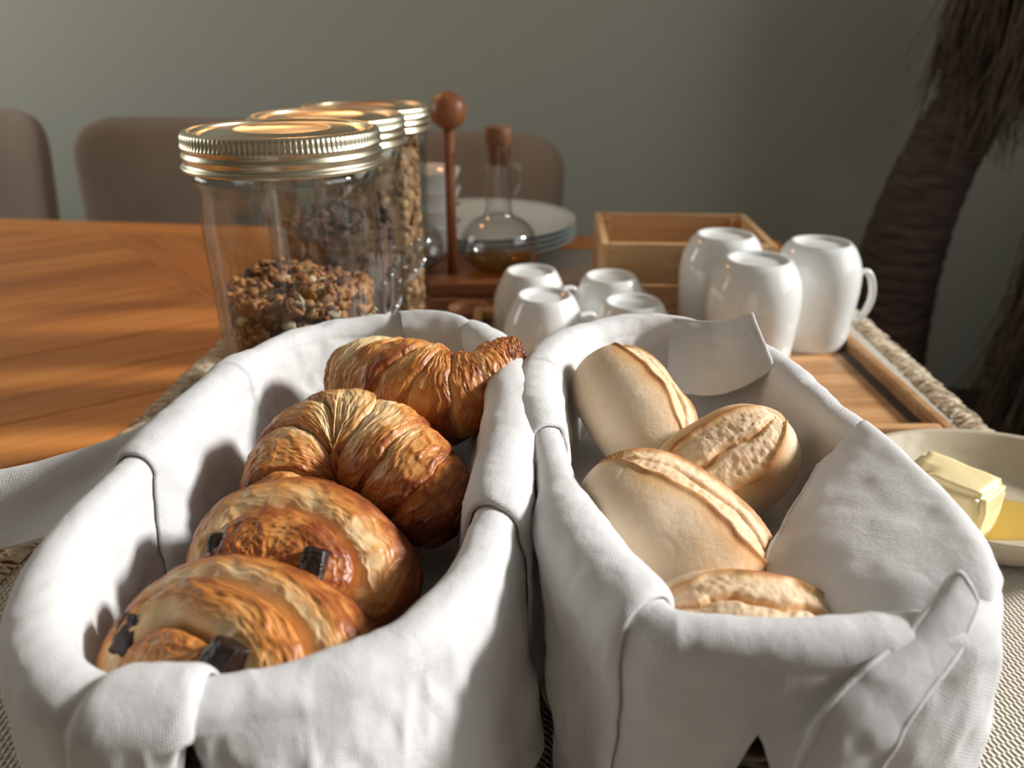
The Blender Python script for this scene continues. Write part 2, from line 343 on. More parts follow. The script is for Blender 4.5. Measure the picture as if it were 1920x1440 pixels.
def runner():
    x0a, x1a, y0, y1 = -.317, .398, .0, 1.22; nx, ny = 120, 180
    u, v = np.meshgrid(np.linspace(0, 1, nx), np.linspace(0, 1, ny), indexing='ij'); y = y0 + v * (y1 - y0)
    x = (x0a + (y - .6) * .045) + u * (x1a - x0a); z = TZ + .0026 + .0004 * fbm(np.stack([x * 25, y * 25, 0 * x], -1))
    P = np.stack([x, y, z], -1); o = grid('table_runner', P, mat=MAT['runner'], uv=np.stack([x, y], -1))
    m = o.modifiers.new('t', 'SOLIDIFY'); m.thickness = .002; m.offset = -1
    tag(o, 'cream woven table runner with fringed edges under the baskets', 'table runner')
    for side in (0, 1):
        V = []; F = []; k = 0
        for yy in np.arange(.22, 1.16, .0055):
            ex = (x0a if side == 0 else x1a) + (yy - .6) * .045; sg = -1 if side == 0 else 1
            for s in range(4):
                L = rng.uniform(.016, .027); a = rng.normal(0, .35); bz = rng.uniform(.001, .004)
                C = np.array([[ex - sg * .002, yy + rng.normal(0, .0012), RZ], [ex + sg * L * .35, yy + a * L * .3, RZ + bz], [ex + sg * L * .75, yy + a * L * .8 + rng.normal(0, .001), RZ + bz * .6 - .001], [ex + sg * L, yy + a * L * 1.1, TZ + .0008]])
                P = tube_pts(catmull(C, 3), .0009, 5); V.append(P.reshape(-1, 3)); F.append(grid_faces(P.shape[0], 5, cv=True) + k); k += P.shape[0] * 5
        fr = mesh_np('fringe', np.concatenate(V), np.concatenate(F), MAT['fringe'], o); tag(fr, kind='stuff')
runner()

# ------------------------------------------------------------------ chairs
def chair():
    o = empty('dining_chair'); W, H = .534, .47
    # backrest: rounded slab bent round the sitter, local y=0 is its back, faces -y
    nu, nv = 60, 40; u, v = np.meshgrid(np.linspace(-1, 1, nu), np.linspace(0, 1, nv), indexing='ij')
    def face(off):
        rc = .085; z = v * H; zt = np.clip((z - (H - rc)) / rc, 0, 1); hw = W / 2 - rc + rc * np.sqrt(np.clip(1 - zt ** 2.2, 0, 1))
        hw = hw * (1 - .06 * (1 - v)); x = u * hw; e = np.clip(1 - np.abs(u) ** 10, 0, 1) * np.clip(1 - v ** 14, 0, 1)
        return np.stack([x, -.05 * (1 - np.abs(x / (W / 2)) ** 2) * -1 + off * e ** .5 + .06 * (v - .5) - .05, z + .425], -1)
    A, B = face(-.028), face(.028)
    P = np.concatenate([A, B[::-1]], 0); bk = grid('backrest', P, cu=True, mat=MAT['velvet'], parent=o)
    m = bk.modifiers.new('s', 'SUBSURF'); m.levels = m.render_levels = 1
    box('seat', (.50, .48, .09), (0, -.27, .44), .035, 4, MAT['velvet'], o, smooth=True)
    for x in (-.2, .2):
        for y in (-.46, -.06): tube('leg', [(x, y, .40), (x * 1.08, y * 1.02, 0.0)], [.016, .010], 10, parent=o, mat=MAT['chairleg'])
    return o
def chairs():
    c0 = chair(); w = .579; a = -.1438
    for i, (dx, top, lab) in enumerate(((0, .878, 'taupe velvet dining chair behind the oil flask and plates'), (-w, .898, 'taupe velvet dining chair right behind the granola jar'), (-2 * w, .912, 'taupe velvet dining chair cut off by the photo edge beside the wall gap'))):
        c = c0 if i == 0 else copy_tree(c0)
        x = -.147 + dx * 1.012; c.location = (x, 1.69 - .1438 * (x + .15) + .03, 0); c.rotation_euler = (0, 0, TA); tag(c, lab, 'chair', 'dining chairs along the far side of the table')
        c.scale = (1, 1, top / .895)
chairs()

# ------------------------------------------------------------------ baskets and napkins
RIM_L = [(-0.1579, 0.3946), (-0.1449, 0.4445), (-0.1113, 0.4737), (-0.0709, 0.4841), (-0.0348, 0.4737), (-0.0132, 0.4445), (0.0, 0.3872), (-0.0013, 0.3241), (-0.0046, 0.2848), (-0.0073, 0.2525), (-0.0131, 0.2194), (-0.0275, 0.1948), (-0.0394, 0.1829), (-0.054, 0.174), (-0.0712, 0.1678), (-0.0853, 0.1638), (-0.1072, 0.1618), (-0.1289, 0.1658), (-0.1479, 0.1829), (-0.1608, 0.2026), (-0.1694, 0.2384), (-0.1686, 0.2741), (-0.1639, 0.3161)]
RIM_R = [(0.0149, 0.3946), (0.0291, 0.4355), (0.0551, 0.4686), (0.0847, 0.482), (0.1183, 0.4737), (0.1527, 0.4267), (0.1592, 0.373), (0.1661, 0.3214), (0.1696, 0.2762), (0.1675, 0.2384), (0.1585, 0.208), (0.143, 0.1924), (0.1164, 0.1899), (0.0903, 0.1875), (0.0579, 0.1924), (0.0481, 0.1948), (0.0367, 0.2136), (0.0259, 0.2384), (0.0201, 0.2762), (0.0173, 0.3135), (0.0122, 0.3534)]
class Liner:
    def __init__(s, rim, zr, zf, hem, flare, seed, rr=.0085):
        s.n = len(rim); m = 40; s.m = m
        C = catmull(rim, m, True); N = len(C); k = np.exp(-.5 * (np.arange(-40, 41) / 14.) ** 2); k /= k.sum()
        s.C = np.stack([np.convolve(np.concatenate([C[-40:, d], C[:, d], C[:40, d]]), k, 'valid') for d in (0, 1)], 1)
        T = np.roll(s.C, -1, 0) - np.roll(s.C, 1, 0); T /= np.linalg.norm(T, axis=1)[:, None]
        Nn = np.stack([T[:, 1], -T[:, 0]], 1); cen = s.C.mean(0)
        if ((s.C - cen) * Nn).sum() < 0: Nn = -Nn
        s.Nn = Nn; s.arc = np.concatenate([[0], np.cumsum(np.linalg.norm(np.diff(s.C, axis=0), axis=1))])
        x0, x1 = s.C[:, 0].min(), s.C[:, 0].max(); y0, y1 = s.C[:, 1].min(), s.C[:, 1].max(); hw = (x1 - x0) / 2
        mx = (x0 + x1) / 2; my = np.clip(s.C[:, 1], y0 + hw, y1 - hw); s.M = np.stack([np.full(N, mx), my], 1); s.mid = np.array([mx, (y0 + y1) / 2])
        s.zr, s.zf, s.hem, s.flare, s.seed, s.rr = zr, zf, hem, flare, seed, rr
    def at(s, arr, t):
        N = len(s.C); x = np.mod(t * s.m, N); i = np.floor(x).astype(int); f = x - i
        a = arr[i % N]; b = arr[(i + 1) % N]
        if arr.ndim > 1: f = f[..., None]
        return a + (b - a) * f
    def ev(s, t, q, off=0.):
        t, q = np.broadcast_arrays(np.asarray(t, float), np.asarray(q, float)); off = np.broadcast_to(np.asarray(off, float), t.shape)
        C = s.at(s.C, t); n = s.at(s.Nn, t); n = n / np.linalg.norm(n, axis=-1, keepdims=True); M = s.at(s.M, t); r = s.rr * (1 + .16 * vnoise(np.stack([t * .6 + s.seed, 0 * t, 0 * t], -1))) + off
        zr = s.zr(t) if callable(s.zr) else s.zr; zr = zr + off
        k = .70; Fp = M + (C - M) * k; zf = s.zf + off
        X = np.zeros(t.shape + (3,))
        a = q < .15; b = (q >= .15) & (q < .5); c = (q >= .5) & (q < .64); d = q >= .64
        w = np.clip(q / .15, 0, 1); fl = M * 0 + s.mid + (Fp - s.mid) * w[..., None]
        zfl = zf + .002 * np.ones_like(t)
        wb = np.clip((q - .15) / .35, 0, 1); e = wb ** .75; inner = C - n * r[..., None]; iw = Fp + (inner - Fp) * (e ** .9)[..., None]
        iw = iw - n * (off * .6 * (1 - e))[..., None]
        ziw = zf + (zr - r - zf) * (wb ** 1.15)
        ang = PI - np.clip((q - .5) / .14, 0, 1) * PI; rl = C + n * (r * np.cos(ang))[..., None]; zrl = zr - r + r * np.sin(ang)
        wd = np.clip((q - .64) / .36, 0, 1); hem = s.hem(t); arc = s.at(s.arc, t)
        fold = (np.sin(arc * 130 + s.seed + 2 * vnoise(np.stack([arc * 14, 0 * t, 0 * t + s.seed], -1))) * .0035 + .004 * vnoise(np.stack([arc * 22, 0 * t + s.seed, 0 * t], -1))) * wd ** .8
        ow = C + n * (r + s.flare(t) * wd ** .85 * np.clip((zr - r - hem) / .10, .05, 1) + fold * np.clip((zr - r - hem) / .08, .1, 1))[..., None]; zow = (zr - r) + (hem - (zr - r)) * wd
        for msk, xy, z in ((a, fl, zfl), (b, iw, ziw), (c, rl, zrl), (d, ow, zow)):
            X[msk, :2] = xy[msk]; X[msk, 2] = z[msk]
        # soft wrinkles
        P = X * 1.0; big = fbm(P * 32 + s.seed, 2) * .0024; med = (1 - np.abs(fbm(P * np.array([75, 75, 55]) + 9 + s.seed, 2)) * 2.2) * .0009
        crk = (1 - np.clip(np.abs(fbm(P * np.array([60, 60, 28]) + 41 + s.seed, 3)) * 5, 0, 1)) * .0010 * np.where(q > .66, 1, .35) * smooth01(fbm(P * 18 + 77 + s.seed, 2), -.1, .4); med = med + crk; near = smooth01(q, .1, .35); dz = np.where(c, 1, 0)
        amp = (big + med) * near
        X[..., :2] += (np.where(q < .57, -1, 1) * amp * np.where(c, .35, 1))[..., None] * n; X[..., 2] += np.where(c | b, amp * .6, 0)
        return X, np.stack([arc, q * .33], -1)
    def base(s, name):
        nt = s.n * 16; t, q = np.meshgrid(np.arange(nt) / 16., np.concatenate([np.linspace(0, .15, 8, endpoint=False), np.linspace(.15, .5, 46, endpoint=False), np.linspace(.5, .64, 22, endpoint=False), np.linspace(.64, 1, 40)]), indexing='ij')
        P, uv = s.ev(t, q); o = grid(name, P, cu=True, mat=MAT['linen'], uv=uv); s.solid(o); return o
    def solid(s, o, th=.0011):
        m = o.modifiers.new('thick', 'SOLIDIFY'); m.thickness = th; m.offset = 0
    def fold(s, parent, t0, t1, q0, q1, off, fade0=0, fade1=0, name='fold', nt=90, nq=80):
        """a second layer lying over the liner; t0/t1 may depend on q; fade blends an end into the liner"""
        v, w = np.meshgrid(np.linspace(0, 1, nt), np.linspace(0, 1, nq), indexing='ij'); q = q0 + (q1 - q0) * w
        a = t0(q) if callable(t0) else t0 + 0 * q; b = t1(q) if callable(t1) else t1 + 0 * q; t = a + (b - a) * v
        f = np.ones_like(q)
        if fade0: f *= smooth01(v, 0, fade0)
        if fade1: f *= 1 - smooth01(v, 1 - fade1, 1)
        lip = 1 - .75 * (np.exp(-(t - a) / .10) * (0 if fade0 else 1) + np.exp(-(b - t) / .10) * (0 if fade1 else 1))
        lip = lip * (.25 + .75 * smooth01(w, 0, .06))
        P, uv = s.ev(t, q, off * f * lip + .0006 * f - .002 * (1 - f)); o = grid(name, P, mat=MAT['linen'], uv=uv, parent=parent); s.solid(o); return o
def sheet(name, rows, parent, n=14, seed=0, amp=.0008, hem=()):
    rows = [catmull(r, n) for r in rows]; rows = np.stack(rows, 1); G = np.stack([catmull(r, n) for r in rows], 0)
    G = G + np.stack([fbm(G * 90 + seed, 2) * amp, fbm(G * 90 + 31 + seed, 2) * amp, fbm(G * 90 + 57 + seed, 2) * amp], -1)
    L = np.stack(np.meshgrid(np.linspace(0, .12, G.shape[0]), np.linspace(0, .12, G.shape[1]), indexing='ij'), -1)
    o = grid(name, G, mat=MAT['linen'], uv=L, parent=parent); m = o.modifiers.new('thick', 'SOLIDIFY'); m.thickness = .0012; m.offset = 0
    for e in hem:
        C = {'r0': G[0, :], 'r1': G[-1, :], 'c0': G[:, 0], 'c1': G[:, -1]}[e]; tube('hem', C, .0010, 8, mat=MAT['linen'], parent=o)
    return o
def gauss(t, c, w, n):
    d = np.abs(np.mod(t - c + n / 2, n) - n / 2); return np.exp(-.5 * (d / w) ** 2)
def tri(t, c, w, n):
    d = np.abs(np.mod(t - c + n / 2, n) - n / 2); return np.clip(1 - d / w, 0, 1) ** .8
def wicker(name, L, label):
    o = empty(name, (*L.mid, RZ)); tag(o, label, 'basket', 'napkin lined bread baskets'); N = len(L.C); t = np.arange(0, L.n, .1)
    C = L.at(L.C, t); nn = L.at(L.Nn, t); arc = L.at(L.arc, t); mid = L.mid
    for i in range(15):
        z = .006 + i * .0090; sh = .86 + .14 * (z / .13) ** .7; sgn = 1 if i % 2 else -1
        xy = mid + (C - mid) * sh - nn * .002 + nn * (np.sin(arc * 2 * PI / .028) * .0022 * sgn)[:, None]
        P = np.concatenate([xy - mid, np.full((len(t), 1), z)], 1); tube('weave_strand', P, .0042, 6, closed=True, mat=MAT['wicker'], parent=o)
    tube('rim_strand', np.concatenate([C - mid - nn * .001, np.full((len(t), 1), .1375)], 1), .0050, 8, closed=True, mat=MAT['wicker'], parent=o)
    V = np.concatenate([[[0, 0, .004]], np.concatenate([(C - mid) * .86, np.full((len(C), 1), .004)], 1)]); n = len(C)
    F = [[0, 1 + i, 1 + (i + 1) % n] for i in range(n)]; mesh_np('base_panel', V, F, MAT['wicker'], o, smooth=False)
    return o

def left_basket():
    n = len(RIM_L)
    hem = lambda t: .775 + .116 * tri(t, 15.30, .75, n) + .02 * gauss(t, 12, 2.0, n)
    flare = lambda t: .002 + .020 * gauss(t, 13.6, 1.5, n) + .004 * gauss(t, 9.8, 1.2, n) + .008 * gauss(t, 18, 1.5, n)
    L = Liner(RIM_L, .900, .838, hem, flare, 3.1)
    wicker('bread_basket', L, 'dark woven basket under white linen, holding croissants and chocolate pastries')
    o = L.base('cloth_napkin'); tag(o, 'white linen napkin lining the basket of croissants and chocolate pastries', 'napkin', 'white linen napkins')
    L.fold(o, 3.4, lambda q: 8.75 + .25 * np.sin((q - .5) * 9), .24, .95, .0042, fade0=.35)
    L.fold(o, lambda q: 21.5 - 2.6 * np.clip(.5 - q, 0, .4), 24.0, .17, .72, .0040, fade1=.5)
    L.fold(o, lambda q: 15.0 + 1.7 * np.clip(q - .52, 0, 1), lambda q: 16.35 + 1.9 * np.clip(q - .5, 0, 1), .455, .92, .0036, name='corner_flap')
    # corner of the napkin hanging out over the table on the left
    sheet('corner_flap', [[(-.150, .425, .880), (-.195, .388, .858), (-.235, .366, .846), (-.285, .348, .842), (-.316, .334, .838)],
                          [(-.154, .395, .898), (-.192, .368, .880), (-.231, .349, .871), (-.285, .334, .862), (-.319, .330, .844)],
                          [(-.160, .350, .890), (-.196, .340, .871), (-.232, .326, .857), (-.280, .318, .850), (-.317, .326, .840)],
                          [(-.168, .296, .888), (-.188, .303, .872), (-.222, .299, .853), (-.275, .308, .840), (-.314, .322, .835)]], o, seed=2)
    sheet('corner_flap', [[(-.078, .4885, .897), (-.055, .4850, .8985), (-.033, .4770, .898), (-.016, .4620, .893)],
                          [(-.074, .4790, .9035), (-.054, .4755, .9050), (-.034, .4670, .904), (-.017, .4530, .8975)],
                          [(-.070, .4680, .896), (-.054, .4640, .895), (-.038, .4570, .893), (-.023, .4470, .889)],
                          [(-.064, .4640, .884), (-.053, .4600, .881), (-.042, .4550, .880), (-.032, .4480, .881)]], o, seed=5)
    return L
LL = left_basket()
def right_basket():
    n = len(RIM_R)
    hem = lambda t: .775 + .094 * tri(t, 13.3, .75, n)
    flare = lambda t: .002 + .014 * gauss(t, 12.7, 1.3, n) + .006 * gauss(t, 8, 2, n) - .012 * gauss(t, 17.3, 1.5, n)
    L = Liner(RIM_R, .900, .842, hem, flare, 11.7)
    wicker('bread_basket', L, 'dark woven basket under white linen, holding the crusty bread rolls')
    o = L.base('cloth_napkin'); tag(o, 'white linen napkin lining the basket of bread rolls', 'napkin', 'white linen napkins')
    L.fold(o, lambda q: 19.35 - .3 * np.sin((q - .5) * 8), 23.5, .26, .95, .0042, fade1=.4)
    L.fold(o, 15.25, 18.8, .36, 1.0, .0040, fade1=.5)
    sheet('corner_flap', [[(0.1053, 0.4754, 0.9001), (0.1262, 0.4641, 0.9020), (0.1381, 0.4535, 0.9076), (0.1473, 0.4471, 0.9130)],
                          [(0.1023, 0.4665, 0.8879), (0.1232, 0.4478, 0.8952), (0.1373, 0.4358, 0.9026), (0.1477, 0.4286, 0.9061)],
                          [(0.1002, 0.4547, 0.8741), (0.1206, 0.4324, 0.8855), (0.1354, 0.4189, 0.8943), (0.1485, 0.4128, 0.9002)],
                          [(0.1002, 0.4438, 0.8622), (0.1164, 0.4157, 0.8729), (0.1312, 0.4037, 0.8827), (0.1485, 0.4020, 0.8958)]], o, seed=9, hem=('r1', 'c0'))
    sheet('corner_flap', [[(0.1400, 0.1985, 0.9100), (0.1440, 0.1985, 0.9130), (0.1495, 0.1955, 0.9040)],
                          [(0.1232, 0.1860, 0.8993), (0.1301, 0.1848, 0.8992), (0.1398, 0.1842, 0.8955)],
                          [(0.1055, 0.1763, 0.8925), (0.1142, 0.1734, 0.8911), (0.1258, 0.1739, 0.8873)],
                          [(0.0925, 0.1691, 0.8816), (0.1021, 0.1663, 0.8803), (0.1158, 0.1664, 0.8757)],
                          [(0.0864, 0.1638, 0.8628), (0.0969, 0.1618, 0.8631), (0.1108, 0.1632, 0.8613)]], o, seed=13, hem=('r0', 'r1', 'c0'))
    sheet('corner_flap', [[(0.1773, 0.3227, 0.8897), (0.1833, 0.2834, 0.8878), (0.1819, 0.2374, 0.8888), (0.1657, 0.2085, 0.8927), (0.1511, 0.1956, 0.8847)],
                          [(0.1653, 0.3187, 0.9057), (0.1713, 0.2794, 0.9038), (0.1699, 0.2414, 0.9048), (0.1617, 0.2105, 0.9047), (0.1531, 0.1936, 0.8927)],
                          [(0.1555, 0.3135, 0.9015), (0.1563, 0.2759, 0.9009), (0.1533, 0.2380, 0.9023), (0.1460, 0.2083, 0.9022), (0.1398, 0.1956, 0.8876)],
                          [(0.1469, 0.3082, 0.8951), (0.1331, 0.2709, 0.8929), (0.1254, 0.2356, 0.8948), (0.1222, 0.2087, 0.8937), (0.1235, 0.1992, 0.8849)],
                          [(0.1404, 0.3051, 0.8907), (0.1161, 0.2719, 0.8829), (0.1015, 0.2486, 0.8800), (0.1008, 0.2241, 0.8745), (0.1056, 0.2088, 0.8722)]], o, seed=21, hem=('c1',))
    return L
LR = right_basket()

# ------------------------------------------------------------------ pastries
def croissant(name, path, radii, label, th0=0., pale=(), K=5.0, nu=420, nv=210, seed=1., center=.5, lean=.6):
    C = catmull(path, 60); u0 = np.linspace(0, 1, len(C)); u = np.linspace(0, 1, nu)
    C = np.stack([np.interp(u, u0, C[:, i]) for i in range(3)], 1); r = np.interp(u, np.linspace(0, 1, 200), np.interp(np.linspace(0, 1, 200), np.linspace(0, 1, len(radii)), radii))
    k = np.exp(-.5 * (np.arange(-30, 31) / 12.) ** 2); k /= k.sum(); r = np.convolve(np.pad(r, 30, 'edge'), k, 'valid')
    # round off both ends
    ue = np.minimum(u, 1 - u) / .045; r = r * np.sqrt(np.clip(1 - np.clip(1 - ue, 0, 1) ** 2, 0.0004, 1))
    T, N, B = frames(C); th = np.linspace(0, 2 * PI, nv, endpoint=False)
    U, TH = np.meshgrid(u, th, indexing='ij'); d = N[:, None] * np.cos(TH)[..., None] + B[:, None] * np.sin(TH)[..., None]
    base = C[:, None] + d * r[:, None, None]; nz = fbm(base * 38 + seed, 3)
    s = np.abs(U - center) * 2 * K + lean * np.sin(TH - th0) * np.sign(U - center) * .6 + .28 * nz + .5; f = np.mod(s, 1.); seg = np.floor(s)
    h = .0042 * (r / r.max())[:, None]
    prof = .55 * f + .45 * np.sqrt(np.clip(np.sin(PI * np.clip(f, .001, .999)), 0, 1)) - .55 * np.exp(-f / .05)
    st = np.stack([s * 7.0 + .6 * nz, np.cos(TH) * 2.2 + seg * 3.1, np.sin(TH) * 2.2], -1); st2 = np.stack([s * 19.0 + 1.2 * nz, np.cos(TH) * 4 + seg * 1.7, np.sin(TH) * 4], -1)
    ridge = np.clip(1 - np.abs(fbm(st + seed, 2)) * 2.6, 0, 1); fr = np.clip(1 - np.abs(fbm(st2 + 31 + seed, 2)) * 2.4, 0, 1)
    lump = fbm(base * 70 + 3 + seed, 2)
    P = base + d * (h * (prof - .4) + .00075 * ridge + .00042 * fr + .0011 * lump)[..., None]
    up = d[..., 2]
    pm = smooth01(fbm(base * 30 + 60 + seed, 2), -.15, .45)
    br = .54 + .12 * f + .17 * (ridge - .4) + .14 * (fr - .4) + .16 * smooth01(f, .80, 1) - .42 * pm * np.exp(-(f / .26) ** 2) + .16 * lump + .10 * (-up) + .28 * np.clip(np.abs(U - center) * 2 - .6, 0, 1) + .05 * np.sin(seg * 2.3 + seed)
    for (pu, pt, wu, wt, amt) in pale:
        dt = np.mod(TH - pt + PI, 2 * PI) - PI; br = br - amt * np.exp(-((U - pu) / wu) ** 2 - (dt / wt) ** 2)
    o = grid(name, P, cv=True, mat=MAT['crust'], attrs={'brown': br}); tag(o, label, 'croissant', 'croissants in the left basket'); return o
croissant('croissant', [(-.098, .418, .874), (-.081, .411, .879), (-.058, .398, .8825), (-.034, .390, .885), (-.016, .394, .893), (-.006, .406, .901), (.004, .414, .9035)],
          [.0235, .029, .030, .0285, .0225, .0165, .011, .0075], 'golden flaky croissant at the back with its twisted tip resting on the napkin rim', th0=.5, pale=((.13, -.1, .10, 1.3, .5), (.17, 5.2, .12, .9, .45), (.45, .2, .10, .8, .18)), K=4.2, seed=2.2, center=.27, lean=.9)
croissant('croissant', [(-.108, .300, .868), (-.104, .318, .8765), (-.092, .333, .882), (-.073, .334, .883), (-.055, .318, .880), (-.040, .302, .876), (-.026, .288, .867)],
          [.016, .022, .0255, .0265, .0255, .0235, .0205, .015], 'curved croissant with a pale torn fold lying between the others', th0=2.2, pale=((.50, .0, .13, 1.2, .45), (.36, .4, .06, .9, .3)), K=3.3, seed=7.7, center=.42, lean=.7)

def swirl(name, loc, nrm, updir, a, b, c, label, cen=(0, 0), turns=2.3, phase=0., seed=0., dirn=1, choc=(), nr=290, nv=290, pale=0., gap=1.0):
    """rolled chocolate pastry: barrel whose near end shows the coiled layers"""
    rho = np.concatenate([np.linspace(0.004, 1.15, nr - 70), np.linspace(1.16, 1.999, 70)]); th = np.linspace(0, 2 * PI, nv, endpoint=False); R, TH = np.meshgrid(rho, th, indexing='ij')
    psi = R * PI / 2; rad = np.abs(np.sin(psi)) ** .82; ax = np.sign(np.cos(psi)) * np.abs(np.cos(psi)) ** .9
    cw = np.clip(1 - R, 0, 1) ** 1.0
    X = a * rad * np.cos(TH) + cen[0] * cw; Yv = b * rad * np.sin(TH) * (1 - .10 * np.cos(TH)) + cen[1] * cw; Zv = c * ax * (1 + .0 * R)
    base = np.stack([X, Yv, Zv], -1); e = 1e-9
    dn = np.stack([np.cos(TH) * rad * .8, np.sin(TH) * rad * .8, ax * .9 + .02], -1); dn /= np.linalg.norm(dn, axis=-1, keepdims=True) + e
    nz = fbm(base * 45 + seed, 3); s = R * turns + phase + .12 * nz; f = np.mod(s, 1.)
    face = 1 - smooth01(R, .80, 1.05)
    prof = np.sqrt(np.clip(np.sin(PI * np.clip(f, .001, .999)), 0, 1)) * .6 + .4 * (f) - .9 * np.exp(-f / .10) * gap * (s > 1) * smooth01(np.sin(TH), -.6, .1)
    st = np.stack([s * 5.0 + .8 * nz, np.cos(TH) * 2.4, np.sin(TH) * 2.4], -1); st2 = np.stack([s * 15.0 + 1.5 * nz, np.cos(TH) * 4.5, np.sin(TH) * 4.5], -1)
    ridge = np.clip(1 - np.abs(fbm(st + seed, 2)) * 2.6, 0, 1); fr = np.clip(1 - np.abs(fbm(st2 + 31 + seed, 2)) * 2.4, 0, 1)
    lump = fbm(base * 60 + 11 + seed, 3)
    disp = face * .0085 * (prof - .4) + .0008 * ridge + .00042 * fr + .0014 * lump
    P = base + dn * disp[..., None]
    pm = .7 + .3 * smooth01(fbm(base * 28 + 70 + seed, 2), -.3, .3)
    br = .54 - .52 * pm * face * (s > 1) * smooth01(np.sin(TH), -.7, .0) * np.exp(-((f - .14) / .26) ** 2) + .16 * smooth01(f, .40, .85) * face + .16 * (ridge - .4) + .13 * (fr - .4) + .16 * lump + .22 * smooth01(R, .62, .95) + .22 * smooth01(R, .95, 1.35) - pale * face
    nrm = Vector(nrm).normalized(); up = Vector(updir); xa = up.cross(nrm).normalized(); ya = nrm.cross(xa)
    Mx = np.array([[*xa], [*ya], [*nrm]]); W = P.reshape(-1, 3) @ Mx
    o = mesh_np(name, W, grid_faces(len(rho), nv, cv=True), MAT['crust'], attrs={'brown': br}, loc=loc); tag(o, label, 'pastry', 'chocolate pastries in the left basket')
    for (px, py, pz, sx, sy, sz, rot) in choc:
        bm = bmesh.new(); bmesh.ops.create_cube(bm, size=1); bmesh.ops.subdivide_edges(bm, edges=bm.edges[:], cuts=7, use_grid_fill=True)
        for v in bm.verts:
            q = v.co; mrad = max(abs(q.x), abs(q.y), abs(q.z)); k = .5 / max(q.length, 1e-6); v.co = q * (.62 + .38 * min(k, 1.2)) if q.length > .5 else q
            nn = fbm(np.array([[q.x * 4 + px * 900, q.y * 4, q.z * 4]]), 3)[0]; v.co *= 1 + .16 * nn
            v.co = Vector((v.co.x * sx, v.co.y * sy, v.co.z * sz))
        ch = bm_obj('chocolate_stick', bm, MAT['choco'], o, True); ch['label'] = 'dark chocolate end poking out'
        p = xa * px + ya * py + nrm * pz; ch.matrix_local = Matrix.Translation(p) @ Matrix((xa, ya, nrm)).transposed().to_4x4() @ Matrix.Rotation(rot, 4, 'Z')
    return o
CU = Vector((0, .4147, .91)); CB = Vector((0, -.91, .4147))
swirl('chocolate_pastry', (-.0835, .262, .8655), (-.12, -.66, .74), (.18, .4, .9), .0455, .0335, .034, 'dark golden coiled chocolate pastry in the middle of the basket', cen=(-.003, -.010), turns=1.9, phase=.2, seed=1.3, dirn=-1,
      choc=((.0155, -.0035, .0350, .0095, .0165, .010, .12), (-.0245, -.002, .0310, .0125, .0085, .010, .25)))
swirl('chocolate_pastry', (-.0905, .2085, .8660), (-.28, -.66, .70), (.10, .5, .85), .0475, .0340, .032, 'pale golden coiled chocolate pastry nearest the camera', cen=(-.012, -.012), turns=3.0, phase=.25, seed=5.1, dirn=-1, pale=.12, gap=1.3,
      choc=((.0090, .0000, .0325, .0110, .0150, .011, -.3), (-.0345, .0020, .0255, .0085, .0150, .010, -.1)))

def bread_roll(name, loc, axis, nrm, L, W, H, label, seed=0., split=.55, off=0., nu=220, nv=220):
    a = Vector(axis).normalized(); n = Vector(nrm); n = (n - a * n.dot(a)).normalized(); b = n.cross(a)
    u = -np.cos(np.linspace(.0005, PI - .0005, nu)); ph = np.linspace(-PI, PI, nv, endpoint=False); U, PH = np.meshgrid(u, ph, indexing='ij')
    r = (1 - np.abs(U) ** 2.7) ** .5
    X = L / 2 * U; Yv = W / 2 * r * np.sin(PH); Zv = H / 2 * r * np.cos(PH) * (1 + .06 * np.cos(PH))
    base = np.stack([X, Yv, Zv], -1); dn = np.stack([U * .35, np.sin(PH) * r, np.cos(PH) * r], -1); dn /= np.linalg.norm(dn, axis=-1, keepdims=True)
    nz = fbm(base * 40 + seed, 2); w = split * (1 - np.abs(U) ** 3.2) ** .8 * (1 + .12 * vnoise(base[..., :1] * np.array([70., 0, 0]) + seed)) + .004
    q = (PH - off - .10 * np.sin(U * 3 + seed) - .05 * vnoise(base * np.array([160., 0, 0]) + 3 + seed)) / w; inn = 1 - smooth01(np.abs(q), .86, 1.0)
    rough = fbm(base * 420 + seed, 3); r2 = fbm(base * np.array([70, 330, 330]) + 7 + seed, 3)
    crease = np.exp(-((q + .12 * np.sin(U * 7 + seed) + .12 * r2) / .13) ** 2)
    lip = np.exp(-((np.abs(q) - 1.05) / .10) ** 2) * (1 - inn) * (w > .08)
    disp = inn * (-.0020 * (1 - q ** 2 * .55) + .0006 * rough + .0007 * r2 - .0042 * crease * (1 - np.abs(U) ** 2)) + .0011 * lip + .0011 * nz
    crack = np.exp(-(np.abs(vnoise(base * 55 + 40 + seed)) / .03) ** 2) * smooth01(np.abs(q), 1.2, 1.6); disp = disp - .0002 * crack
    P = base + dn * disp[..., None]
    gold = np.exp(-((np.abs(q) - 1.0) / .75) ** 2) * (1 - inn)
    br = .07 + .64 * gold ** 1.3 * (.78 + .5 * nz) + inn * (.12 + .08 * rough + .14 * np.abs(q) ** 3 + .30 * crease) + .12 * fbm(base * 30 + 8 + seed, 3) + .04 * crack + .22 * lip + .12 * smooth01(np.abs(U), .8, 1)
    Mx = np.array([[*a], [*b], [*n]]); o = mesh_np(name, P.reshape(-1, 3) @ Mx, grid_faces(nu, nv, cv=True), MAT['roll'], attrs={'brown': br}, loc=loc)
    tag(o, label, 'bread roll', 'bread rolls in the right basket'); return o
X1 = Vector((1, 0, 0))
bread_roll('bread_roll', (.0675, .3880, .8765), X1 * .42 - CU * .70 + CB * .52, X1 * .62 + CU * .30 + CB * .62, .084, .060, .056, 'pale bread roll leaning on the back of the basket', 1.1, .50, .10)
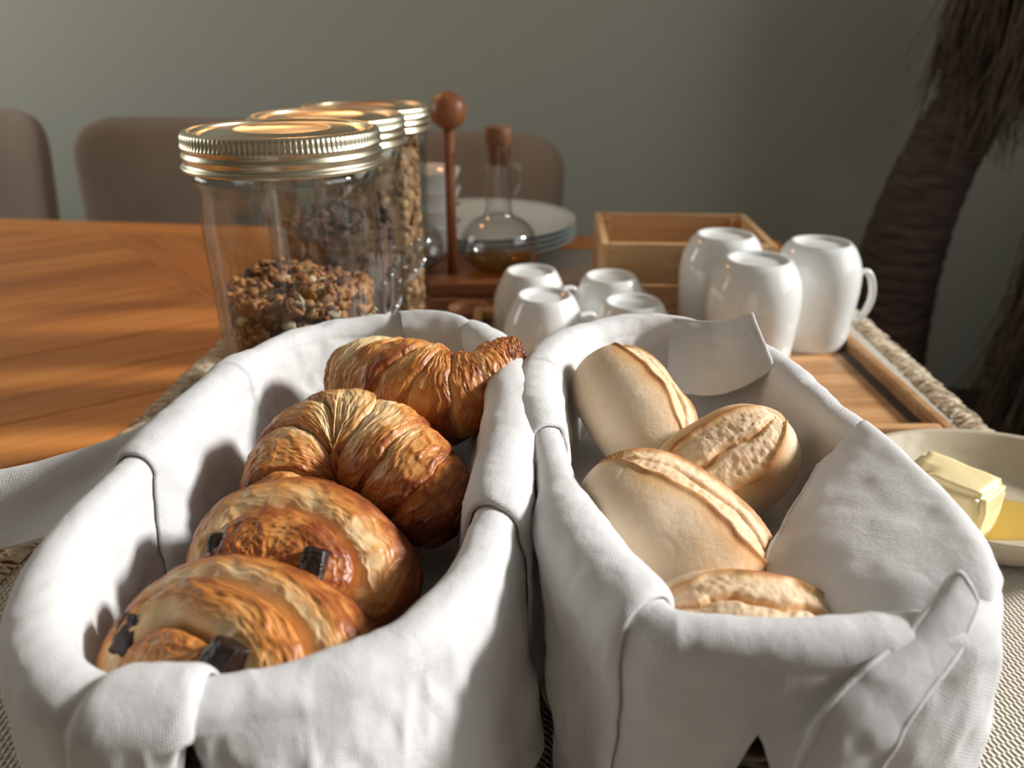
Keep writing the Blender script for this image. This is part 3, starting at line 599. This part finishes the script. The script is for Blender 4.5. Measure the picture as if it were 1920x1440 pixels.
bread_roll('bread_roll', (.1060, .3330, .8710), X1 * .83 + CU * .50 - CB * .15, CB * .72 + CU * .66 - X1 * .05, .082, .056, .052, 'darker bread roll split across its top beside the folded napkin', 4.6, .62, -.05)
bread_roll('bread_roll', (.0690, .2700, .8735), X1 * .79 - CU * .58 + CB * .2, X1 * .52 + CU * .66 + CB * .45, .092, .064, .058, 'large pale bread roll in the middle of the basket, split facing the wall', 8.3, .42, 0.)
bread_roll('bread_roll', (.0860, .2150, .8660), X1 * .96 - CU * .16 + CB * .1, CU * .70 + CB * .10 - X1 * .35, .078, .056, .052, 'bread roll half hidden behind the front edge of the napkin', 12.9, .50, -.35)

# ------------------------------------------------------------------ storage jars
def script_word():
    # hand drawn embossed script word with an underline swash, unit height about 1
    S = [[(.05, .05), (.18, .55), (.30, 1.0), (.28, .98), (.16, .45), (.05, .0)],
         [(.12, .92), (.35, 1.05), (.55, .92), (.45, .68), (.25, .56), (.48, .50), (.56, .28), (.40, .04), (.08, .02)],
         [(1.0, .42), (.86, .50), (.70, .36), (.66, .12), (.78, .02), (.94, .18), (1.02, .46), (.98, .15), (1.06, .02), (1.16, .14)],
         [(1.14, .10), (1.36, .60), (1.48, .98), (1.38, 1.0), (1.28, .55), (1.26, .15), (1.36, .02), (1.48, .16)],
         [(1.46, .14), (1.68, .62), (1.80, .99), (1.70, 1.0), (1.60, .55), (1.58, .15), (1.70, .0), (1.95, .16)],
         [(.0, -.22), (.6, -.12), (1.3, -.16), (2.0, .02)]]
    return [catmull(s, 8) for s in S]
def jar(fillz):
    o = empty('storage_jar'); h = .237; rt, rb = .0605, .0560
    def body(d):
        z0 = .004 if d else 0
        p = [(.0006, .003 + (d and .006)), (rb * .55, .0025 + (d and .006)), (rb - .012 - d, .001 + (d and .007)), (rb - .004 - d, .004 + (d and .006)), (rb - d, .013 + (d and .003))]
        for k in range(1, 13): p.append((rb - d + (rt - rb) * (k / 12) ** .8, .013 + (h - .035 - .013) * k / 12))
        p += [(rt - .001 - d, h - .016), (rt + .0015 - d * .8, h - .009), (rt + .0018 - d * .8, h - .004), (rt - .002 - d, h)]
        if not d: p += [(rt - .003, h + .006), (rt - .004, h + .016)]
        return p
    N = 128; a = np.linspace(0, 2 * PI, N, endpoint=False)
    for d, nm in ((0, 'glass_body'), (.0028, 'inner_wall')):
        P = lathe_pts(body(d), N); ripple = 1 + (.0085 * np.sin(a * 12 + .7) + .004 * np.sin(a * 31 + 2)) * (1 if not d else -.6); z = P[..., 2] / h
        wgt = smooth01(z, .08, .2) * (1 - smooth01(z, .80, .9)); P[..., 0] *= 1 + (ripple - 1) * wgt; P[..., 1] *= 1 + (ripple - 1) * wgt
        gb = grid(nm, P, cv=True, mat=MAT['glass'], parent=o)
        if not d: body_o = gb
    # raised lettering on the shoulder that faces right
    c0 = math.radians(-48); hh = .030
    for s in script_word():
        x = (s[:, 0] - 1.0) * hh * 1.0; y = (s[:, 1]) * hh; ca, sa = math.cos(math.radians(24)), math.sin(math.radians(24)); xx = x * ca - y * sa; yy = x * sa + y * ca; xx = xx + yy * .25
        th = c0 + xx / .0595; zz = .088 + yy; C = np.stack([.0594 * np.cos(th), .0594 * np.sin(th), zz], 1); tube('embossed_letter', C, .0016, 8, parent=body_o, mat=MAT['emboss'])
    # screw band and lid disc
    N = 480; a = np.linspace(0, 2 * PI, N, endpoint=False); z0 = h - .001; R = .0645
    prof = [(R + .0018, 0, 0), (R + .0026, .0014, 0), (R + .0016, .0030, 0), (R - .0002, .0042, 0), (R + .0002, .0060, 0), (R + .0012, .0078, 0), (R + .0010, .0096, 0), (R - .0006, .0112, 0), (R - .0002, .0124, 0), (R + .0012, .0136, 0), (R + .0008, .0152, .5), (R + .0002, .0164, 1), (R, .0180, 1), (R, .0198, 1), (R - .0002, .0212, 1), (R - .0006, .0224, .4), (R - .0016, .0236, 0), (R - .0034, .0240, 0), (R - .0060, .0238, 0), (R - .0064, .0226, 0), (R - .0070, .0215, 0)]
    pr = np.array(prof); kn = np.sin(a * 120); Pp = lathe_pts(pr[:, :2], N); k = (1 + pr[:, 2][:, None] * .0085 * np.clip(kn, -.6, .8)); Pp[..., 0] *= k; Pp[..., 1] *= k; Pp[..., 2] += z0
    bd = grid('screw_band', Pp, cv=True, mat=MAT['gold'], parent=o); bd['label'] = 'ribbed gold coloured screw band'
    zt = z0 + .0222; lathe('lid_disc', [(R - .0066, zt - .001), (R - .0085, zt + .0002), (R - .011, zt - .0002), (R - .0125, zt - .0012), (R - .0145, zt - .0012), (R - .016, zt + .0004), (R - .030, zt + .0006), (R - .031, zt + .0014), (R - .034, zt + .0014), (R - .035, zt + .0007), (.0005, zt + .0009)], 160, mat=MAT['gold'], parent=bd)
    return o
def ico(sub):
    bm = bmesh.new(); bmesh.ops.create_icosphere(bm, subdivisions=sub, radius=1); V = np.array([v.co[:] for v in bm.verts]); F = np.array([[v.index for v in f.verts] for f in bm.faces]); bm.free(); return V, F
def cereal(name, center, zb, zt, n, kinds, label, seed, rin=.0525, core=(.09, .035, .015), sub=1):
    """a heap of loose pieces filling a jar: one heap nobody could count"""
    g = np.random.default_rng(seed); V0, F0 = ico(sub); Vs, Fs, Cs = [], [], []; k = 0
    H = zt - zb; side = int(n * .68)
    for i in range(n):
        kd = kinds[g.choice(len(kinds), p=[q[0] for q in kinds])]; _, size, colA, colB, lumpy = kd
        sc = np.array(size) * g.uniform(.7, 1.25); mr = max(sc)
        th = g.uniform(0, 2 * PI); top = i >= side
        if top: r = (rin - mr * .8) * math.sqrt(g.uniform(0, 1)); z = zt - mr * .8 + g.uniform(-.006, .004) + .006 * math.sin(th * 2 + seed)
        else: r = rin - min(sc) * 1.0 - g.uniform(0, .006); z = zb + mr * .6 + g.uniform(0, 1) * (H - mr)
        R = np.array(Matrix.Rotation(g.uniform(0, 6.3), 3, Vector(g.normal(size=3)).normalized())) if (lumpy or top) else np.array(Matrix.Rotation(th, 3, 'Z') @ Matrix.Rotation(PI / 2 + g.normal(0, .5), 3, 'Y') @ Matrix.Rotation(g.uniform(0, 6.3), 3, 'Z'))
        V = V0 * (1 + (.95 if lumpy else .18) * fbm(V0 * 2.6 + g.uniform(0, 50), 2))[:, None] * sc
        V = V @ R.T + np.array([r * math.cos(th), r * math.sin(th), z])
        # keep every piece inside the glass
        rr = np.hypot(V[:, 0], V[:, 1]); fx = np.where(rr > rin, rin / np.maximum(rr, 1e-6), 1); V[:, 0] *= fx; V[:, 1] *= fx; V[:, 2] = np.maximum(V[:, 2], zb)
        t = g.uniform(0, 1); c = np.array(colA) * (1 - t) + np.array(colB) * t
        Vs.append(V); Fs.append(F0 + k); Cs.append(np.repeat(c[None], len(V), 0)); k += len(V)
    Pc = lathe_pts([(.001, zb), (rin - .005, zb), (rin - .005, zt - .009), (.001, zt - .006)], 24); Vc = Pc.reshape(-1, 3); Fq = grid_faces(4, 24, cv=True); Ft = np.concatenate([Fq[:, [0, 1, 2]], Fq[:, [0, 2, 3]]]) + k
    Vs.append(Vc); Fs.append(Ft); Cs.append(np.repeat(np.array([core]), len(Vc), 0))
    o = mesh_np(name, np.concatenate(Vs), np.concatenate(Fs), MAT['chunks'], attrs={'tint': np.concatenate(Cs)}, loc=center); tag(o, label, 'cereal', kind='stuff'); return o
def jars():
    spots = [((-.1541, .5391), 1.0, 'nearest clear glass jar with gold lid, half full of granola'), ((-.1562, .6832), .982, 'middle glass jar with gold lid holding dark dried pieces'), ((-.1492, .8236), .966, 'furthest glass jar with gold lid, full of pale oat flakes')]
    j0 = jar(0)
    for i, ((x, y), s, lab) in enumerate(spots):
        j = j0 if i == 0 else copy_tree(j0); j.location = (x, y, RZ); j.scale = (1, 1, s); tag(j, lab, 'jar', 'glass jars with gold screw lids in a row')
    gr = [(.60, (.0048, .0040, .0032), (.60, .27, .09), (.36, .13, .045), True), (.16, (.0060, .0052, .0045), (.22, .08, .035), (.12, .045, .025), True), (.10, (.0085, .0055, .0022), (.62, .48, .28), (.72, .60, .40), False), (.05, (.0070, .0042, .0020), (.16, .15, .06), (.22, .20, .09), False), (.09, (.0040, .0034, .0030), (.50, .24, .08), (.40, .17, .05), True)]
    cereal('granola', (-.1541, .5391, RZ), .0095, .152, 2000, gr, 'crunchy brown granola with coconut chips filling half the nearest jar', 3, sub=2)
    dk = [(.62, (.0095, .0070, .0035), (.115, .050, .036), (.055, .024, .018), True), (.38, (.0080, .0060, .0030), (.21, .11, .085), (.13, .065, .05), True)]
    cereal('dried_fruit_pieces', (-.1562, .6832, RZ), .0095, .172, 520, dk, 'dark brown dried pieces inside the middle jar', 5)
    oat = [(.75, (.0075, .0062, .0022), (.62, .38, .19), (.52, .28, .12), True), (.25, (.0065, .0055, .0022), (.70, .50, .29), (.44, .22, .09), True)]
    cereal('oat_flakes', (-.1492, .8236, RZ), .0095, .220, 760, oat, 'pale toasted oat flakes filling the furthest jar', 8, core=(.30, .16, .07))
jars()

# ------------------------------------------------------------------ cups and mugs (upside down)
def arc_handle(P0, P1, bulge, n=24):
    P0, P1 = np.array(P0), np.array(P1); t = np.linspace(0, 1, n)[:, None]; mid = P0 + (P1 - P0) * t; out = np.sin(PI * t) ** .7 * bulge
    mid[:, 0] += out[:, 0]; return mid
def cup_mesh(name, prof_out, th, hz, hb, hr, flat=.55):
    o = empty(name); po = np.array(prof_out); po = catmull(po, 6)
    inner = [(max(r - th, .0008), z) for r, z in po[::-1] if z < po[:, 1].max() - .006]
    zt = po[:, 1].max(); rf = po[-1, 0]
    foot = [(rf - .0018, zt), (rf - .0036, zt - .0005), (rf - .0048, zt - .0035), (rf * .5, zt - .0042), (.0006, zt - .0042)]
    # rim lip to outer, over the foot ring, then the inner skin as its own closed shell
    inner = inner[::-1]; inn = [(po[0, 0], po[0, 1])] + [(po[0, 0] - th / 2, po[0, 1] - .0006)] + inner + [(.0006, max(z for r, z in inner) + .0005)]
    prof = [p for p in reversed(inn)] + [tuple(p) for p in po[1:]] + foot
    body = lathe('body', prof, 96, mat=MAT['porcelain'], parent=o)
    return o
def cups():
    mug = cup_mesh('coffee_mug', [(.0405, 0), (.0425, .018), (.0440, .040), (.0454, .062), (.0446, .079), (.0415, .092), (.0355, .1040), (.0308, .1092), (.0300, .1100)], .003, 0, 0, 0)
    C = catmull([(.0415, 0, .030), (.058, 0, .022), (.068, 0, .040), (.067, 0, .060), (.058, 0, .075), (.0425, 0, .072)], 8); h = tube('handle', C, .0048, 12, flat=.75, mat=MAT['porcelain'], parent=mug)
    cup = cup_mesh('tea_cup', [(.0415, 0), (.0422, .014), (.0420, .028), (.0400, .040), (.0355, .0525), (.0302, .0635), (.0276, .0668), (.0272, .0675)], .0026, 0, 0, 0)
    C = catmull([(.041, 0, .016), (.054, 0, .012), (.061, 0, .022), (.060, 0, .033), (.053, 0, .040), (.040, 0, .040)], 8); tube('handle', C, .0036, 12, flat=.8, mat=MAT['porcelain'], parent=cup)
    z = .7635
    for i, (x, y, a, lab) in enumerate(((.3215, .7880, 8, 'white mug upside down at the right tray edge, its handle showing'), (.2370, .7225, 65, 'tall white mug upside down nearest the bread rolls'), (.2300, .8210, 10, 'tall white mug upside down, furthest back in front of the crate'))):
        m = mug if i == 0 else copy_tree(mug); m.location = (x, y, z); m.rotation_euler = (0, 0, math.radians(a)); tag(m, lab, 'mug', 'tall white mugs turned upside down')
    for i, (x, y, a, lab) in enumerate(((.0330, .7420, 20, 'small white cup upside down in front, nearest the gap between baskets'), (.0208, .8290, 25, 'small white cup upside down just right of the oil flask'), (.1070, .8085, 40, 'small white cup upside down in front of the wooden crate'), (.1190, .7215, 40, 'small white cup upside down peeking over the rim of the roll basket'))):
        c = cup if i == 0 else copy_tree(cup); c.location = (x, y, z); c.rotation_euler = (0, 0, math.radians(a)); tag(c, lab, 'cup', 'small white cups turned upside down')
cups()

def tray():
    x0, x1, y0, y1 = -.045, .366, .560, .868; o = empty('serving_tray', ((x0 + x1) / 2, (y0 + y1) / 2, RZ)); tag(o, 'striped wooden serving tray with raised rim under the white cups', 'tray')
    w, d = x1 - x0, y1 - y0; n = 9; pw = (d - .02) / n
    for i in range(n): box('plank', (w - .02, pw - .0006, .0095), (0, -d / 2 + .01 + pw * (i + .5), .0053), .0006, 1, MAT['acacia'], o)
    for s in (-1, 1):
        box('rim_rail', (.011, d, .0215), (s * (w / 2 - .0055), 0, .0112), .003, 2, MAT['acacia'], o, rot=None); b = box('rim_rail', (w - .02, .011, .0215), (0, s * (d / 2 - .0055), .0112), .003, 2, MAT['acacia'], o)
        box('dark_strip', (.010, d - .022, .0010), (s * (w / 2 - .016), 0, .0105), 0, 1, MAT['darkline'], o)  # thin dark strip laid on the planks inside each side rail
tray()

def crate():
    W, Dp, H = .202, .172, .096; o = empty('wooden_crate', (.2085, .958, TZ + .003), math.radians(-3.2)); tag(o, 'open pale wooden crate of slats standing behind the mugs', 'crate')
    t = .009
    for s in (-1, 1):
        for k, (z0, z1) in enumerate(((.002, .044), (.047, .096))):
            inset = .004 if (s < 0 and k == 0) else 0
            box('slat', (W - 2 * t, t, z1 - z0), (0, s * (Dp / 2 - t / 2 - inset), (z0 + z1) / 2), .0014, 2, MAT['crate'], o)
        for (z0, z1) in ((.002, .044), (.047, .096)):
            b = box('slat', (Dp, t, z1 - z0), (s * (W / 2 - t / 2), 0, (z0 + z1) / 2), .0014, 2, MAT['crate'], o, rot=(0, 0, PI / 2))
        for q in (-1, 1): box('corner_post', (.012, .012, H - .008), (s * (W / 2 - t - .006), q * (Dp / 2 - t - .006), H / 2), .001, 1, MAT['crate'], o)
    for i in range(4): box('floor_slat', (W - 2 * t, .036, .006), (0, -Dp / 2 + t + .02 + i * .0385, .006), .001, 1, MAT['crate'], o)
crate()

# ------------------------------------------------------------------ caddy with two flasks, bowls, plates
def caddy():
    o = empty('condiment_caddy', (-.0767, 1.0, RZ)); tag(o, 'dark wooden caddy with a ball topped upright handle beside the jars', 'caddy')
    box('lower_board', (.225, .165, .016), (0, 0, .008), .003, 2, MAT['caddy'], o); box('upper_board', (.225, .160, .019), (0, .002, .0255), .003, 2, MAT['caddy'], o)
    tube('handle_rod', [(0, -.034, .034), (.0008, -.034, .225)], .0066, 16, mat=MAT['rodwood'], parent=o)
    a = np.linspace(-PI / 2, PI / 2, 40); lathe('handle_ball', [(max(.0222 * math.cos(t), .0004), .2335 + .0222 * math.sin(t)) for t in a], 48, mat=MAT['rodwood'], parent=o).location = (.0008, -.034, 0)
caddy()
def flask(fill_mat, level):
    o = empty('oil_flask')
    pr = catmull([(.0008, .0012), (.020, .0006), (.034, .005), (.0455, .019), (.0490, .034), (.0455, .050), (.034, .063), (.021, .0705), (.0170, .078), (.0162, .100), (.0156, .130), (.0152, .150), (.0158, .1565)], 8)
    gb = lathe('glass_body', pr, 96, mat=MAT['flask'], parent=o)
    inn = [(max(r - .0016, .0006), z + (.0018 if z < .02 else 0)) for r, z in pr if z <= level]; rl = np.interp(level, pr[20:60, 1], pr[20:60, 0]) - .0016
    inn += [(rl, level), (rl * .5, level), (.0006, level)]; lathe('liquid', inn, 72, mat=fill_mat, parent=o)
    lathe('stopper', [(.0005, .134), (.0120, .134), (.0140, .158), (.0165, .160), (.0168, .176), (.0150, .179), (.0005, .179)], 48, mat=MAT['cork'], parent=o)
    C = catmull([(.015, 0, .133), (.021, 0, .136), (.0265, 0, .126), (.0265, 0, .110), (.021, 0, .098), (.0160, 0, .094)], 8); tube('handle', C, .0026, 10, mat=MAT['flask'], parent=gb)
    return o
z = RZ + .0352
f = flask(MAT['oil'], .0165); f.location = (-.0172, .980, z); tag(f, 'round glass oil flask with wooden stopper and a little golden oil', 'flask', 'glass flasks on the caddy')
f = flask(MAT['vinegar'], .015); f.location = (-.1370, .968, z); tag(f, 'round glass flask with dark liquid hidden behind the oat jar', 'flask', 'glass flasks on the caddy')
def bowls():
    z = RZ + .0352; x, y = -.1185, 1.052; hh = .047; step = .0235
    pr = [(.0006, .003), (.020, .003), (.022, 0), (.026, .0015), (.034, .012), (.0425, .030), (.0495, .046), (.0500, .0475), (.0488, .0478), (.0405, .031), (.031, .0145), (.022, .006), (.0006, .0058)]
    b0 = lathe('white_bowl', pr, 80, mat=MAT['porcelain'])
    for i, lab in enumerate(('white bowl at the bottom of the stack behind the ball handle', 'second white bowl from the bottom of the stack behind the ball handle', 'third white bowl from the bottom of the stack behind the ball handle', 'white bowl on top of the stack behind the ball handle')):
        b = b0 if i == 0 else copy_tree(b0); b.location = (x, y, z + i * step); b.rotation_euler = (0, 0, i); tag(b, lab, 'bowl', 'stacked white bowls behind the caddy handle')
bowls()
def plates():
    pr = [(.0006, .003), (.080, .003), (.083, 0), (.088, .0012), (.110, .007), (.135, .0175), (.1485, .0245), (.1500, .0258), (.1480, .0268), (.132, .0200), (.108, .0105), (.090, .0062), (.0006, .0062)]
    p0 = lathe('dinner_plate', pr, 128, mat=MAT['plate'])
    for i, lab in enumerate(('bottom plate of the white plate stack behind the oil flask', 'second plate from the bottom of the stack behind the oil flask', 'third plate from the bottom of the stack behind the oil flask', 'top plate of the white plate stack behind the oil flask')):
        p = p0 if i == 0 else copy_tree(p0); p.location = (-.0480, 1.228, RZ + .0003 + i * .0082); tag(p, lab, 'plate', 'stacked white plates behind the oil flask')
plates()
def small_dish():
    pr = [(.0005, .002), (.014, 0), (.019, .002), (.025, .010), (.0275, .0165), (.0262, .0168), (.0235, .011), (.017, .005), (.0005, .0045)]
    o = lathe('wooden_dish', pr, 48, mat=MAT['rodwood'], loc=(-.0500, .8830, RZ)); tag(o, 'tiny round wooden dish between the oat jar and the small cups', 'dish')
small_dish()

# ------------------------------------------------------------------ butter dish
def butter_dish():
    o = empty('butter_dish', (.338, .458, RZ)); tag(o, 'oval cream ceramic dish holding the butter beside the roll basket', 'dish')
    a = np.linspace(0, 2 * PI, 128, endpoint=False); prof = [(.001, .004), (.55, .004), (.60, 0), (.66, .001), (.78, .008), (.90, .020), (.985, .0315), (1.0, .0335), (.985, .0345), (.95, .0325), (.86, .0215), (.74, .0115), (.62, .0075), (.001, .0068)]
    P = np.array([[((.104 * k) * math.cos(t) * (1 + .03 * math.cos(2 * t)), (.079 * k) * math.sin(t), z) for t in a] for k, z in prof]); grid('bowl', P, cv=True, mat=MAT['dish'], parent=o)
    m = np.array([[(.047 * k * math.cos(t) * (1 + .12 * math.sin(3 * t + 1)) - .002, .030 * k * math.sin(t) * (1 + .15 * math.cos(2 * t)) - .006, z) for t in a] for k, z in ((.001, .0088), (.7, .0088), (.95, .0084), (1.0, .0074))]); g = grid('melted_butter', m, cv=True, mat=MAT['meltbutter'], parent=o); g['label'] = 'glossy yellow melted butter pool'
    for nm, pts, mt in (('leaf_print', [(-.060, -.010), (-.040, -.022), (-.022, -.041), (-.030, -.043), (-.050, -.034)], 'leaf1'), ('leaf_print', [(-.042, -.012), (-.028, -.024), (-.010, -.044), (-.019, -.0425), (-.034, -.026)], 'leaf2')):
        q = catmull(pts, 6, True); n = len(q); V = [(q[:, 0].mean(), q[:, 1].mean(), .0090)] + [(x, y, .0082 + max(0, (math.hypot(x / .104, y / .079) - .62)) * .042) for x, y in q]; mesh_np(nm, V, [[0, 1 + i, 1 + (i + 1) % n] for i in range(n)], MAT[mt], o)
    bm = bmesh.new(); bmesh.ops.create_cube(bm, size=1); bmesh.ops.scale(bm, vec=(.042, .056, .040), verts=bm.verts); bmesh.ops.bevel(bm, geom=bm.edges[:], offset=.004, segments=4, affect='EDGES')
    bmesh.ops.subdivide_edges(bm, edges=[e for e in bm.edges if e.calc_length() > .02], cuts=8, use_grid_fill=True)
    for v in bm.verts:
        v.co += Vector((1, 1, 1)) * float(fbm(np.array([[v.co.x * 45, v.co.y * 45, v.co.z * 45 + 3]]), 2)[0]) * .0016
        if v.co.z > .012: v.co.x *= .95; v.co.y *= .96
        if v.co.z > .012 and v.co.y > .010 and v.co.x < -.004: v.co.z -= .0035
    b = bm_obj('butter_block', bm, MAT['butter'], None, True, (.2990, .4480, RZ + .0275), (0, 0, math.radians(40))); tag(b, 'pale yellow block of butter lying in the cream dish', 'butter')
butter_dish()

# ------------------------------------------------------------------ dried palm in the corner
def palm():
    o = empty('dried_palm', (1.02, 1.9, 0)); tag(o, 'dark dried palm with ringed curved trunk and hanging straw fronds', 'palm')
    C = catmull([(-.02, 0, 0), (-.035, 0, .22), (-.045, 0, .42), (-.035, 0, .60), (.0, 0, .78), (.055, 0, .92), (.11, 0, 1.06), (.15, 0, 1.22), (.17, .02, 1.40)], 30); n = len(C); s = np.linspace(0, 1, n)
    r = np.interp(s, [0, .3, .6, .8, 1], [.118, .100, .078, .060, .05]); saw = np.mod(s * 30 + .15 * np.sin(s * 70), 1); r = r * (1 + .05 * saw)
    P = tube_pts(C, r, 40); P += (fbm(P * np.array([30, 30, 60]), 2) * .006)[..., None] * np.array([1, 1, .2]); grid('trunk', P, cv=True, mat=MAT['bark'], parent=o)
    def fronds(name, center, rx, ry, z0, zspread, L0, L1, n, seed):
        g = np.random.default_rng(seed); V, F, k = [], [], 0
        for i in range(n):
            th = g.uniform(0, 2 * PI); rr = math.sqrt(g.uniform(.1, 1)); x, y = center[0] + rx * rr * math.cos(th), center[1] + ry * rr * math.sin(th); zt = z0 + g.uniform(-1, 1) * zspread; L = g.uniform(L0, L1); dx, dy = g.normal(0, .10, 2)
            q = np.array([[center[0] + (x - center[0]) * .35, center[1] + (y - center[1]) * .35, zt + .10], [x, y, zt], [x + dx * L * .4, y + dy * L * .4, zt - L * .5], [x + dx * L + g.normal(0, .02), y + dy * L, zt - L]])
            Pp = tube_pts(catmull(q, 4), np.linspace(.0038, .0012, 13), 3); V.append(Pp.reshape(-1, 3)); F.append(grid_faces(13, 3, cv=True) + k); k += 39
        fr = mesh_np(name, np.concatenate(V), np.concatenate(F), MAT['frond'], o); tag(fr, kind='stuff')
    fronds('frond_skirt', (.13, -.05), .19, .18, 1.25, .14, .16, .34, 1500, 3)
    fronds('frond_skirt', (.30, -.25), .17, .16, .62, .12, .25, .55, 1200, 6)
palm()

# ------------------------------------------------------------------ pendant lamp above the table, out of the frame
def pendant():
    o = empty('pendant_lamp', (-.30, 1.16, 1.25)); tag(o, 'copper brown pendant lamp hanging low above the table', 'lamp')
    pr = catmull([(.150, 0), (.152, .03), (.135, .09), (.09, .14), (.035, .17), (.018, .19)], 6); P = np.concatenate([pr, pr[::-1] * np.array([.97, 1]) + np.array([0, -.001])]); lathe('shade', P, 64, mat=MAT['shade'], parent=o)
    a = np.linspace(-PI / 2, PI / 2, 16); lathe('bulb', [(max(.032 * math.cos(t), .0005), .055 + .032 * math.sin(t)) for t in a], 24, mat=MAT['bulb'], parent=o)
    tube('cord', [(0, 0, .185), (0, 0, 1.44)], .003, 8, mat=MAT['cord'], parent=o)
    d = bpy.data.lights.new('bulb_light', 'POINT'); d.energy = 1.2; d.color = (1.0, .55, .24); d.shadow_soft_size = .035; lo = bpy.data.objects.new('bulb_light', d); COL.objects.link(lo); lo.parent = o; lo.location = (0, 0, .010)
pendant()
